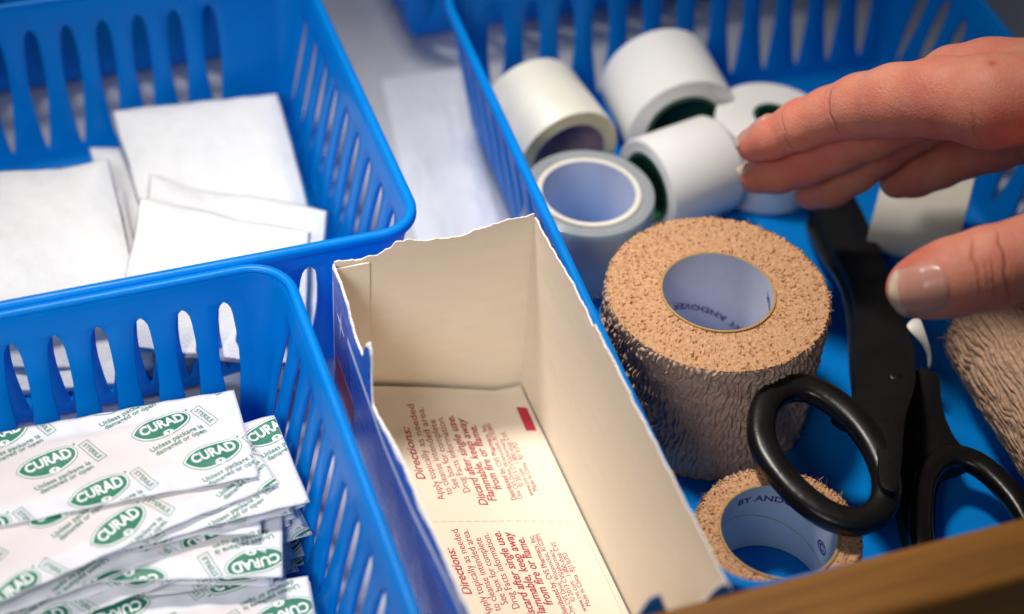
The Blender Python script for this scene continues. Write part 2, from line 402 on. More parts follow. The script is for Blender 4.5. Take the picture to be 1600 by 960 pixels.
# pale film pouch lying on the drawer bottom between the baskets
def pouch():
    n = 60; u = np.linspace(0, 1, n); U, W_ = np.meshgrid(u, u, indexing='ij')
    c = [at(596, 118, .1), at(720, 100, .1), at(800, 420, .1), at(662, 430, .1)]
    top = ((1-U)*(1-W_))[..., None]*c[0]+(U*(1-W_))[..., None]*c[1]+(U*W_)[..., None]*c[2]+((1-U)*W_)[..., None]*c[3]
    e = np.minimum(np.minimum(U, 1-U), np.minimum(W_, 1-W_)); e = np.clip(e/.2, 0, 1)
    top[..., 2] = .05+e*(.15+.09*pnoise(U, W_, 4, 7, 3, False)+.03*pnoise(U, W_, 11, 16, 4, False))
    bot = top.copy(); bot[..., 2] = .01
    V = np.concatenate([top.reshape(-1, 3), bot.reshape(-1, 3)]); F = grid_faces(n, n, flip=True)+grid_faces(n, n, base=n*n)
    per = [(i, 0) for i in range(n-1)]+[(n-1, j) for j in range(n-1)]+[(i, n-1) for i in range(n-1, 0, -1)]+[(0, j) for j in range(n-1, 0, -1)]
    ids = [i*n+j for i, j in per]
    for q in range(len(ids)): r = (q+1) % len(ids); F.append((ids[q], ids[r], ids[r]+n*n, ids[q]+n*n))
    o = link('sterile_pouch', V, F, POUCH, origin=(c[0]+c[2])/2)
    tag(o, 'pale crinkled film pouch lying flat on the drawer bottom between two baskets', 'pouch')
pouch()

# ------------------------------------------------------------------ printed bandage wrappers
R0 = math.radians
def logo(fl, cx, cy, ang):
    # lens with a pointed left end and a full right end
    base = np.array([(-.764, -.093), (-.626, .092), (-.386, .251), (-.040, .365), (.266, .432), (.509, .445), (.664, .405), (.749, .283), (.770, .146), (.705, -.007), (.546, -.150), (.356, -.272), (.117, -.380), (-.131, -.432), (-.369, -.430), (-.568, -.365), (-.709, -.248), (-.775, -.160)])[::-1]
    def shape(k):
        p = base
        for _ in range(2):
            q = np.roll(p, -1, axis=0); p = np.stack([.75*p+.25*q, .25*p+.75*q], 1).reshape(-1, 2)
        nx = np.roll(p, -1, axis=0)-np.roll(p, 1, axis=0); nn = np.stack([nx[:, 1], -nx[:, 0]], 1); nn /= np.linalg.norm(nn, axis=1)[:, None]
        if (nn*p).sum() < 0: nn = -nn
        return p-nn*k
    def put(V, F, m, l): 
        V = rot2(np.asarray(V), ang)+np.array([cx, cy]); fl.add(V, F, m, l)
    s = shape(0)
    n = len(s)
    put(s, [tuple(range(n))], 1, 1)
    s2 = shape(.022); put(s2, [tuple(range(n))], 0, 2)
    s3 = shape(.060); put(s3, [tuple(range(n))], 1, 3)
    V, F = T_CURAD; put(V, F, 0, 4)
    a = np.linspace(0, 2*math.pi, 20, endpoint=False)
    put(rot2(np.stack([.135*np.cos(a), .095*np.sin(a)], 1), .2)+np.array([.14, -.268]), [tuple(range(20))], 0, 4)
    put(rot2(np.array([(-.06, .045), (.07, .045), (.015, -.01), (.015, -.06), (-.01, -.06), (-.01, -.01)][::-1]), .2)+np.array([.14, -.268]), [tuple(range(6))], 1, 5)
    put(np.stack([.03*np.cos(a)+.70, .03*np.sin(a)+.45], 1), [tuple(range(20))], 1, 1)
def cen(VF, cx=0, cy=0):
    V, F = VF; c = (V.max(0)+V.min(0))/2; return V-c+np.array([cx, cy]), F
V, F = flat_text('CURAD', .50, .014, 0, 1.0); V = V.copy(); V, F = cen((V, F)); V[:, 0] *= 1.18/(V[:, 0].max()-V[:, 0].min()); V[:, 1] *= .33/(V[:, 1].max()-V[:, 1].min())
V[:, 1] = V[:, 1]*(.93+.12*V[:, 0])+.03*(1-(V[:, 0]/.6)**2)
V = rot2(V, R0(16))+np.array([.02, .045])
T_CURAD = (V, F)
T_UNL = flat_text('Unless package is', .205, .004, 0, 1.02); T_DAM = flat_text('damaged or open', .205, .004, 0, 1.02)
V, F = flat_text('STERILE', .185, .004, 0, 1.0); T_STER = cen((V, F))
ANG = math.radians(22)
def motif(fl, x, y):
    logo(fl, x, y, 0)
    for (VF, dx, dy, ln) in ((T_UNL, -.385, -.82, 1.50), (T_DAM, -.275, -.955, 1.44)):
        V, F = VF; V = V*np.array([ln/V[:, 0].max(), 1.]); fl.add(rot2(V, R0(21))+np.array([x+dx, y+dy]), F, 1, 1)
    a = R0(-59.5)
    c = np.array([x+1.11, y+.13]); hw, hh, t = .385, .145, .018
    V, F = T_STER; V = V*np.array([.62/(V[:, 0].max()-V[:, 0].min()), 1.]); fl.add(rot2(V, a)+c, F, 1, 1)
    for (x0, x1, y0, y1) in ((-hw, hw, hh-t, hh), (-hw, hw, -hh, -hh+t), (-hw, -hw+t, -hh+t, hh-t), (hw-t, hw, -hh+t, hh-t)):
        fl.add(rot2(np.array([(x0, y0), (x1, y0), (x1, y1), (x0, y1)]), a)+c, [(0, 1, 2, 3)], 1, 1)
WL, WW = 9.6, 3.0
def print_sheet(ox, oy):                    # strip spans x -WL..0, y -WW..0 ; returns clipped mesh data
    fl = Flat()
    for i in range(-4, 5):
        for j in range(-4, 5):
            x = ox+2.88*i+1.06*j; y = oy+.50*i-1.22*j
            if -WL-1.8 < x < 1.8 and -WW-1.2 < y < 1.4: motif(fl, x, y)
    V, F, M_, Ly = fl.done()
    bm = bmesh.new(); lay = bm.verts.layers.float.new('l')
    vs = [bm.verts.new((p[0], p[1], 0)) for p in V]
    for v, l in zip(vs, Ly): v[lay] = l
    for f, m_ in zip(F, M_):
        try: bf = bm.faces.new([vs[i] for i in f]); bf.material_index = m_
        except ValueError: pass
    for co_, no in (((-WL+.02, 0, 0), (-1, 0, 0)), ((-.02, 0, 0), (1, 0, 0)), ((0, -WW+.02, 0), (0, -1, 0)), ((0, -.02, 0), (0, 1, 0))):
        bmesh.ops.bisect_plane(bm, geom=bm.verts[:]+bm.edges[:]+bm.faces[:], dist=1e-6, plane_co=co_, plane_no=no, clear_outer=True)
    for x in np.arange(-WL+.2, 0, .2):       # so the print can follow a bent paper
        bmesh.ops.bisect_plane(bm, geom=bm.verts[:]+bm.edges[:]+bm.faces[:], dist=1e-6, plane_co=(x, 0, 0), plane_no=(1, 0, 0))
    for y in np.arange(-WW+.1, 0, .1):
        bmesh.ops.bisect_plane(bm, geom=bm.verts[:]+bm.edges[:]+bm.faces[:], dist=1e-6, plane_co=(0, y, 0), plane_no=(0, 1, 0))
    bm.verts.ensure_lookup_table(); bm.verts.index_update()
    V = np.array([v.co[:2] for v in bm.verts]); Ly = np.array([v[lay] for v in bm.verts]); F = [tuple(v.index for v in f.verts) for f in bm.faces]; M_ = [f.material_index for f in bm.faces]
    bm.free(); return V, F, M_, Ly
SHEETS = [print_sheet(-2.02, -.86), print_sheet(-1.1, -1.9), print_sheet(-.3, -.5)]
def wrapper(origin, ang, pitch, roll, label, sheet=0, flip=False, bend=0., curl=0., seed=0, wav=.03, group='paper wrapped adhesive bandages in a pile'):
    """origin: far right corner of the strip; the strip runs towards local -x and -y"""
    ph = random.uniform(0, 6)
    def surf(x, y, up):
        z = bend*((x+WL/2)/(WL/2))**2+wav*np.sin(x*.9+ph)*np.cos(y*1.1+ph*.7)+curl*np.maximum(0, (x+1.6)/1.6)**2*(.4+.6*(-y/WW))
        ex = np.clip(np.minimum(-x-.9, x+WL-.9)/.5, 0, 1); ey = np.clip(np.minimum(-y-.45, y+WW-.45)/.35, 0, 1)
        ex = ex*ex*(3-2*ex); ey = ey*ey*(3-2*ey); z = z+.05*ex*ey+.012*np.sin(x*3.1+seed)*np.sin(y*2.7+seed)
        z = z+.014*np.sin(x*7.3+y*3.+ph)*(1-ex*ey)+.01*np.sin(x*1.7-y*5.1+ph*2)
        return np.stack([x, y, z+up], -1)
    Rm = Matrix.Rotation(ang, 3, 'Z')@Matrix.Rotation(pitch, 3, 'Y')@Matrix.Rotation(roll, 3, 'X')
    Rn = np.array(Rm); o3 = np.array(origin, float)
    nx, ny = 97, 31
    X_, Y_ = np.meshgrid(-WL*(1-np.arange(nx)/(nx-1)), -WW*np.arange(ny)/(ny-1), indexing='ij')
    U_, W_ = np.meshgrid(np.arange(nx)/(nx-1), np.arange(ny)/(ny-1), indexing='ij'); uu = np.stack([U_.ravel(), W_.ravel()], 1)
    V = [surf(X_.ravel(), Y_.ravel(), 0)@Rn.T+o3, surf(X_.ravel(), Y_.ravel(), -.022)@Rn.T+o3]; uvs = [uu, uu]
    F = grid_faces(nx, ny, flip=True)+grid_faces(nx, ny, base=nx*ny)
    per = [(i, 0) for i in range(nx-1)]+[(nx-1, j) for j in range(ny-1)]+[(i, ny-1) for i in range(nx-1, 0, -1)]+[(0, j) for j in range(ny-1, 0, -1)]
    ids = [i*ny+j for i, j in per]
    for q in range(len(ids)): r = (q+1) % len(ids); F.append((ids[q], ids[r], ids[r]+nx*ny, ids[q]+nx*ny))
    fm = [0]*len(F); nb = nx*ny*2
    SV, SF, SM, SL = SHEETS[sheet]
    x, y = SV[:, 0], SV[:, 1]
    if flip: x, y = -WL-x, -WW-y
    V.append(surf(x, y, .0065+np.array([0, 0, .004, .008, .016, .020])[SL.astype(int)])@Rn.T+o3); uvs.append(np.zeros((len(SV), 2))); V = np.concatenate(V); uvs = np.concatenate(uvs)
    F += [tuple(i+nb for i in f) for f in SF]; fm += [2 if m_ == 0 else 1 for m_ in SM]
    ctr = Rn@np.array([-WL/2, -WW/2, 0])+o3
    o = link('bandage_wrapper', V, F, [PAPER, GREEN, LOGOWHITE], origin=ctr, fm=fm)
    me = o.data; uvl = me.uv_layers.new(name='UVMap'); idx = np.zeros(len(me.loops), dtype=np.int32); me.loops.foreach_get('vertex_index', idx)
    uvl.data.foreach_set('uv', np.array(uvs)[idx].ravel())
    tag(o, label, 'bandage', group)
    return o
LOGOWHITE = mat('logo_white', (.82, .85, .86), .6)
top = at(365, 605, 3.5)
R_ = math.radians
wrapper(top, R_(-1), R_(0), R_(0), 'topmost bandage wrapper, tilted strip of green logos covering the upper pile', 0, bend=-.12)

wrapper((-13.30, .88, 3.36), R_(13.5), 0, R_(1), 'second bandage wrapper from the top, slanting down to the lower left below the topmost one', 1, bend=-.15, curl=.08)
wrapper((-12.15, .30, 3.12), R_(3), 0, 0, 'bandage wrapper whose right corner sticks out beside the topmost one, nearest the slotted wall', 2, curl=-.05)
wrapper((-12.62, -.25, 3.02), R_(-14), 0, R_(2), 'upside down bandage wrapper just under the slanting one, upper of the two inverted logos', 0, flip=True, bend=-.1)
wrapper((-12.38, -1.40, 2.72), R_(-14), R_(0), R_(3), 'upside down bandage wrapper with its whole inverted logo showing near the right of the pile', 1, flip=True, bend=-.1)
wrapper((-12.40, -3.95, 1.85), R_(-7), 0, R_(2), 'front bandage wrapper at the bottom edge of the photo, inverted logo at its right end', 2, flip=True, bend=-.05)
wrapper((-12.05, -1.05, 1.55), R_(-19), 0, R_(2), 'bandage wrapper low in the pile with half an inverted logo above the front wrapper', 0, flip=True, bend=-.04)
rr = random.Random(3)
BUR = 'bandage wrapper buried in the pile with only an edge or a corner showing'
for k in range(20):
    z = 2.88-k*.11
    a = rr.uniform(-2, 9)
    wrapper((-12.42-.05*(2.9-z)+rr.uniform(-.16, .05), .35+rr.uniform(-.35, .25), z), R_(a), 0, R_(rr.uniform(-1, 1)), BUR, k % 3, flip=k % 2 == 0, bend=rr.uniform(-.08, .05), seed=k)
for k in range(12):
    z = 2.45-k*.125
    a = -12-rr.uniform(0, 9)
    wrapper((-12.38+rr.uniform(-.1, .1)+.0*k, -1.25+rr.uniform(-.2, .2), z), R_(a), 0, R_(rr.uniform(0, 3)), BUR, (k+1) % 3, flip=True, bend=rr.uniform(-.06, .05), seed=k+20)
for k in range(8):
    z = 1.66-k*.14
    wrapper((-12.45+rr.uniform(-.1, .1), -4.1+rr.uniform(-.2, .4), z), R_(-5-rr.uniform(0, 9)), 0, R_(rr.uniform(0, 2)), BUR, k % 3, flip=True, seed=k+40)

# ------------------------------------------------------------------ torn open carton
def carton():
    root = thing('torn_carton', 'open torn cream cardboard carton with blue printed outside and red directions printed inside', 'carton', (-7.4, -4.2, 0))
    x0, x1, y0, y1 = -10.02, -4.62, -10.45, 2.12
    def wall(name, a, b, prof, out, printed, seed, drop=.16, lean=(0, 0)):
        # a,b base ends; prof list of (t,height); out = outward unit normal
        a = np.array(a); b = np.array(b); L = np.linalg.norm(b-a); n = int(L/.05)
        t = np.linspace(0, 1, n); r = np.random.default_rng(seed)
        h = np.interp(t, [p[0] for p in prof], [p[1] for p in prof])
        rough = np.zeros(n)
        for sc_, am in ((6, .05), (20, .04), (60, .025)):
            g = r.uniform(-1, 1, int(L*sc_/5)+4); rough += am*np.interp(t*(len(g)-1), np.arange(len(g)), g)
        rough = np.clip(rough, -.2, .2)
        dr_ = drop*(.55+.45*np.interp(t*30, np.arange(40), r.uniform(-1, 1, 40)))*(1 if printed else 0)
        hs = h+rough*(1 if drop > 0 else .12)
        nz = 14; V = []; F = []; fm = []
        ox, oy = out
        def P_(i, z, o):
            p = a+(b-a)*t[i]; ln = z/6.5
            bow = .05*math.sin(math.pi*t[i])*math.sin(math.pi*min(1, z/6.5))
            return (p[0]+ox*(o+bow)+lean[0]*ln, p[1]+oy*(o+bow)+lean[1]*ln, z)
        # inner, outer skins
        th = .055
        for i in range(n):
            for j in range(nz): V.append(P_(i, .02+(hs[i]-.02)*j/(nz-1), 0))
        b1 = len(V)
        for i in range(n):
            for j in range(nz): V.append(P_(i, .02+(hs[i]-dr_[i]-.02)*j/(nz-1), th))
        F += grid_faces(n, nz); fm += [0]*(len(F))
        g = grid_faces(n, nz, base=b1, flip=True); F += g; fm += [1 if printed else 0]*len(g)
        # torn fibre lip
        b2 = len(V)
        for i in range(n):
            z = hs[i]; V.append(P_(i, z-dr_[i], th)); V.append(P_(i, z-dr_[i]*.8, th*.9)); V.append(P_(i, z+.006, th*.45)); V.append(P_(i, z, 0))
        g = grid_faces(n, 4, base=b2, flip=True); F += g; fm += [2]*len(g)
        o = link(name, V, F, [CARD, PRINTBLUE, CARDEDGE], root, fm=fm)
        return P_, th
    # left wall : torn low edge, outside printed blue
    Lp = [((y1-y)/(y1-y0), h) for y, h in ((y1, 6.30), (1.4, 6.27), (.75, 6.12), (.4, 5.9), (-.1, 5.78), (-.75, 5.72), (-.95, 6.35), (-1.25, 6.62), (-1.45, 6.45), (-1.5, 5.6), (-1.62, 4.95), (-2.1, 4.98), (-2.6, 5.15), (-3.4, 5.42), (-4.5, 5.6), (-5.8, 5.62), (-7, 5.78), (-9.1, 6.02), (y0, 6.1))]
    PL, th = wall('side_wall', (x0, y1), (x0, y0), Lp, (-1, 0), True, 2, .30)
    # flat printing on the outside of that wall
    def decal(name, pts, m, off=.006, y_of=lambda y: (y1-y)/(y1-y0), parent=root):
        V = []; F = []
        for (y, z) in pts:
            t = y_of(y); bow = .05*math.sin(math.pi*t)*math.sin(math.pi*min(1, z/6.5))
            V.append((x0-th-bow-off, y, z))
        V2 = V+[(x+.004, y, z) for x, y, z in V]; n = len(V)
        F = [tuple(range(n)), tuple(range(n, 2*n))[::-1]]+[(i, (i+1) % n, (i+1) % n+n, i+n) for i in range(n)]
        return link(name, V2, F, m, parent, smooth=False)
    yy = np.linspace(.62, y0+.1, 40)
    zt = lambda y: 5.25-.02*(y+1)
    sz = lambda y: float(np.interp(y, [-10, -7.7, -5.1, -2.7, -.4, .6], [5.62, 5.38, 4.82, 4.62, 4.86, 4.97]))
    stripe = [(y, sz(y)+.13) for y in yy]+[(y, sz(y)-.13) for y in yy[::-1]]
    V = []
    for sd in (0, 1):
        for (y, z) in stripe:
            t = (y1-y)/(y1-y0); bow = .05*math.sin(math.pi*t)*math.sin(math.pi*min(1, z/6.5)); V.append((x0-th-bow-.012+.005*sd, y, z))
    n = len(yy); F = [(i, i+1, 2*n-2-i, 2*n-1-i) for i in range(n-1)]
    link('printed_stripe', V[:2*n], F, PRINTWHITE, root, smooth=False)
    decal('printed_panel', [(1.95, 5.72), (.62, 5.40), (.45, 3.3), (1.95, 3.3)], PRINTNAVY)
    decal('printed_stripe', [(2.06, 5.75), (1.98, 5.7), (1.98, 2.5), (2.06, 2.5)], PRINTWHITE, .01)
    decal('printed_panel', [(1.93, 3.25), (.1, 3.1), (.1, 2.2), (1.93, 2.2)], PRINTRED)
    st = []
    for k in range(8):
        r_ = .42 if k % 2 == 0 else .10; a = k*math.pi/4+.25; st.append((1.3+r_*math.cos(a)*.8, 4.85+r_*math.sin(a)*(1.5 if k in (2, 6) else 1)))
    decal('printed_star', st, PRINTWHITE, .012)
    # right wall, smooth long edge with a small nick
    wall('side_wall', (x1, y0), (x1, y1), [(0, 6.42), (.30, 6.52), (.655, 6.75), (.66, 6.60), (.70, 6.66), (1, 6.55)], (1, 0), True, 9, .02)
    wall('end_wall', (x1-.002, y1-.003), (x0+.002, y1-.003), [(0, 6.62), (.05, 6.60), (.31, 6.48), (.34, 6.40), (.60, 6.48), (.64, 6.60), (.70, 6.60), (.72, 6.42), (.85, 6.28), (1, 6.28)], (0, 1), True, 5, .05)
    wall('end_wall', (x0+.002, y0+.06), (x1-.002, y0+.06), [(0, 4.6), (.3, 5.2), (.55, 5.9), (.61, 6.5), (.645, 6.95), (.68, 7.0), (.71, 6.6), (.76, 5.9), (.86, 6.1), (.95, 6.75), (1, 6.7)], (0, -1), True, 6, .06)
    # bottom sheet, a little sprung up at its ends
    n, m_ = 30, 60; V = []
    def fz(x, y):
        u = (x-x0)/(x1-x0); t = (y-y0)/(y1-y0)
        return .30+.10*math.sin(2.2*t*math.pi+.4)*.3+1.75*max(0, 1-u/.85)*min(1, max(0, (t-.80)/.20))**1.7+.05*math.sin(u*3.1)+.012*math.sin(7*t+4*u)
    for sd in (0, 1):
        for i in range(n):
            for j in range(m_):
                x = x0+.06+(x1-x0-.12)*i/(n-1); y = y0+.12+(y1-.28-y0)*j/(m_-1); V.append((x, y, fz(x, y)-.05*sd))
    F = grid_faces(n, m_)+grid_faces(n, m_, base=n*m_, flip=True)
    F = [f for f in F]
    per = [(i, 0) for i in range(n-1)]+[(n-1, j) for j in range(m_-1)]+[(i, m_-1) for i in range(n-1, 0, -1)]+[(0, j) for j in range(m_-1, 0, -1)]
    ids = [i*m_+j for i, j in per]
    for q in range(len(ids)): r = (q+1) % len(ids); F.append((ids[q], ids[r], ids[r]+n*m_, ids[q]+n*m_))
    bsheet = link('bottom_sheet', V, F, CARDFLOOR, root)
    V, F = box_mesh(x0+.01, x1-.01, y0+.07, y1-.01, .012, .06); link('base', V, F, CARD, root, smooth=False)
    # printed directions, reading away from the viewer
    fl = Flat()
    def line(s, x, yc, size, length, bold=0, shear=0.):
        V, F = flat_text(s, size*.92, bold, shear); V = V.copy(); V[:, 0] *= length/V[:, 0].max(); V[:, 0] -= length/2
        q = np.stack([x-V[:, 1], yc+V[:, 0]], 1); fl.add(q, F, 0)
    for dy in (0, -4.0, -8.0):
        for (s, x, yc, sz, ln, b_, sh) in (
            ('Directions:', -8.30, .18, .36, 1.62, .005, .35), ('Apply topically as needed', -8.01, .05, .30, 2.95, 0, 0), ('to cleanse intended area.', -7.76, .06, .30, 2.75, 0, 0),
            ('See box for complete', -7.52, -.05, .30, 2.25, 0, 0), ('Drug Facts information.', -7.28, -.12, .30, 2.55, 0, 0),
            ('Discard after single use.', -6.97, -.42, .35, 3.1, .005, .35), ('Flammable, keep away', -6.70, -.42, .35, 2.95, .005, .35), ('from fire or flame.', -6.44, -.40, .35, 2.3, .005, .35),
            ('Distributed by: CVS Pharmacy, Inc.', -6.17, -.62, .23, 2.75, .002, 0), ('One CVS Drive, Woonsocket, RI 02895', -6.00, -.62, .21, 2.75, 0, 0), ('\u00a9 2013 CVS/pharmacy', -5.84, -.72, .21, 1.75, 0, 0),
            ('www.cvs.com   1-800-shop CVS', -5.68, -.80, .21, 2.35, 0, 0), ('Made in China  RJ13LPD', -5.52, -.95, .21, 1.8, 0, 0)):
            line(s, x, yc+dy, sz, ln, b_, sh)
    fl.M = [0]*len(fl.F)
    V, F, M_, _ = fl.done()
    keep = [f for f in F if all(V[i][1] > y0+.2 for i in f)]
    link('printed_directions', [(x, y, fz(x, y)+.006) for x, y in V], keep, RED, root)
    def patch(name, pts, m, dz=.007): 
        return link(name, [(x, y, fz(x, y)+dz) for x, y in pts], [tuple(range(len(pts)))], m, root, smooth=False)
    patch('printed_block', [(-5.08, 1.2), (-4.80, 1.1), (-4.82, .22), (-5.10, .28)][::-1], REDBLOCK, .012)
    # fold and perforation lines
    V = []; F = []
    def strip(p, q, wd):
        p = np.array(p, float); q = np.array(q, float); d = nrm(q-p); s_ = np.array([-d[1], d[0]])*wd/2; n_ = max(2, int(np.linalg.norm(q-p)/.3)); b_ = len(V)
        for k in range(n_+1):
            c = p+(q-p)*k/n_
            for sg in (1, -1): V.append((c[0]+sg*s_[0], c[1]+sg*s_[1], fz(c[0]+sg*s_[0], c[1]+sg*s_[1])+.006))
        for k in range(n_): F.append((b_+2*k, b_+2*k+2, b_+2*k+3, b_+2*k+1)[::-1])
    strip((-4.80, .1), (-4.86, -9.9), .018)
    for k in range(22):
        if k % 1 == 0:
            a = k/22; strip((-9.6+4.6*a, -1.75-1.5*a*.9), (-9.6+4.6*(a+.032), -1.75-1.5*(a+.032)*.9), .014)
    link('fold_line', V, F, CREASE, root, smooth=False)
    # folded glue tab on the inside of the far end wall
    V, F = box_mesh(x0+.02, x0+.93, y1-.075, y1-.02, .4, 6.12); o = link('glue_tab', V, F, CARD, root, smooth=False)
    mod(o, 'BEVEL', width=.0002, segments=2)
carton()

# ------------------------------------------------------------------ rolls of tape
def lathe(prof, center, axis, n=96, close=True, squash=None):
    a, s, t = frame(axis); c = np.array(center, float); V = []
    for i in range(n):
        th = 2*math.pi*i/n; d = math.cos(th)*s+math.sin(th)*t
        for (r, h) in prof: V.append(c+d*r+a*h)
    m = len(prof); F = []
    for i in range(n):
        b = ((i+1) % n)*m
        for j in range(m if close else m-1): F.append((i*m+j, b+j, b+(j+1) % m, i*m+(j+1) % m))
    return V, F
def ring_prof(ri, ro, h, bev=.05):
    n = 12; g = [(ri+.03+(ro-bev-.04-ri)*k/n, (.008 if k % 2 else -.004)+.006*math.sin(k*2.3)) for k in range(1, n)]
    return [(ri, -h+.01), (ri+.02, -h), (ro-bev, -h), (ro-bev*.3, -h+bev*.3), (ro, -h+bev), (ro, h-bev), (ro-bev*.3, h-bev*.3), (ro-bev, h)]+[(r, h+e) for r, e in g[::-1]]+[(ri+.02, h), (ri, h-.01)]
    return [(ri, -h+.01), (ri+.02, -h), (ro-bev, -h), (ro-bev*.3, -h+bev*.3), (ro, -h+bev), (ro, h-bev), (ro-bev*.3, h-bev*.3), (ro-bev, h), (ri+.02, h), (ri, h-.01)]
def tape(center, axis, ro, ri, half, m_body, m_core, label, m_face=None, core_t=.12, m_ring=None, tail=True):
    c = np.array(center, float)
    root = thing('tape_roll', label, 'tape roll', (c[0], c[1], c[2]), 'rolls of medical tape in the blue basket')
    V, F = lathe(ring_prof(ri, ro, half), c, axis)
    fm = None; ms = [m_body]
    if m_face:
        ms = [m_body, m_face]; m = 21; fm = []
        for i in range(96):
            for j in range(m): fm.append(0 if j in (3, 4, 5) else 1)
    link('tape_winding', V, F, ms, root, fm=fm)
    V, F = lathe([(ri-core_t, -half-.02), (ri-.003, -half-.02), (ri-.003, half+.02), (ri-core_t, half+.02)], c, axis)
    fm = []
    for i in range(96): fm += [1, 1, 1, 0]
    link('core', V, F, [m_core, m_ring or m_core], root, fm=fm, smooth=False)
    for p in root.children[-1].data.polygons: p.use_smooth = True
    root.children[-1].modifiers.new('e', 'EDGE_SPLIT')
    if tail:
        a, s, t = frame(axis); V = []
        for i in range(10):
            th = 1.15+i*.05; d = math.cos(th)*s+math.sin(th)*t
            for h in (-half+.02, half-.02): V.append(c+d*(ro+.012+.0015*i)+a*h)
        o = link('tape_end', V, grid_faces(10, 2), m_body, root); mod(o, 'SOLIDIFY', thickness=.0001)
    return root
FL = .36
tape(at(888, 243, FL+1.72)+np.array([-.16, 1.42, 0]), (.12, -.99, -.04), 1.72, 1.32, 1.42, TAPESILK, MAUVE, 'silky ivory tape roll lying against the slotted wall behind the clear roll', TAPESILKEDGE, .07, RINGCREAM)
tape(at(1070, 196, FL+1.86)+np.array([.0, 1.35, 0]), (-.04, -.99, -.05), 1.86, 1.24, 1.35, TAPEWHITE, DKGREEN, 'largest white cloth tape roll, lying on its side farthest back, dark green core')
tape(at(1064, 274, FL+1.55), (-.97, -.20, .0), 1.55, 1.12, 1.28, TAPEWHITE, DKGREEN, 'white cloth tape roll on its side, its green core turned toward the clear roll', None, .1)
tape(at(1206, 182, 2.95)-np.array([0, 0, 1.28]), (.05, .02, 1), 1.80, .64, 1.28, TAPEWHITE, DKGREEN, 'white cloth tape roll standing upright beside the fingertips, green core partly covered')
tape(at(920, 300, 2.95)-np.array([0, 0, 1.29]), (0, 0, 1), 1.98, 1.56, 1.29, TAPECLEAR, LILAC, 'clear tape roll standing upright with pale lilac hollow core and cream ring', TAPECLEARTOP, .16, RINGCREAM, tail=False)
tape(at(1440, 318, FL+1.75), (.80, -.60, 0), 1.75, 1.25, 1.30, TAPECREAM, LILAC, 'cream tape roll lying on its side between the little finger and the thumb')

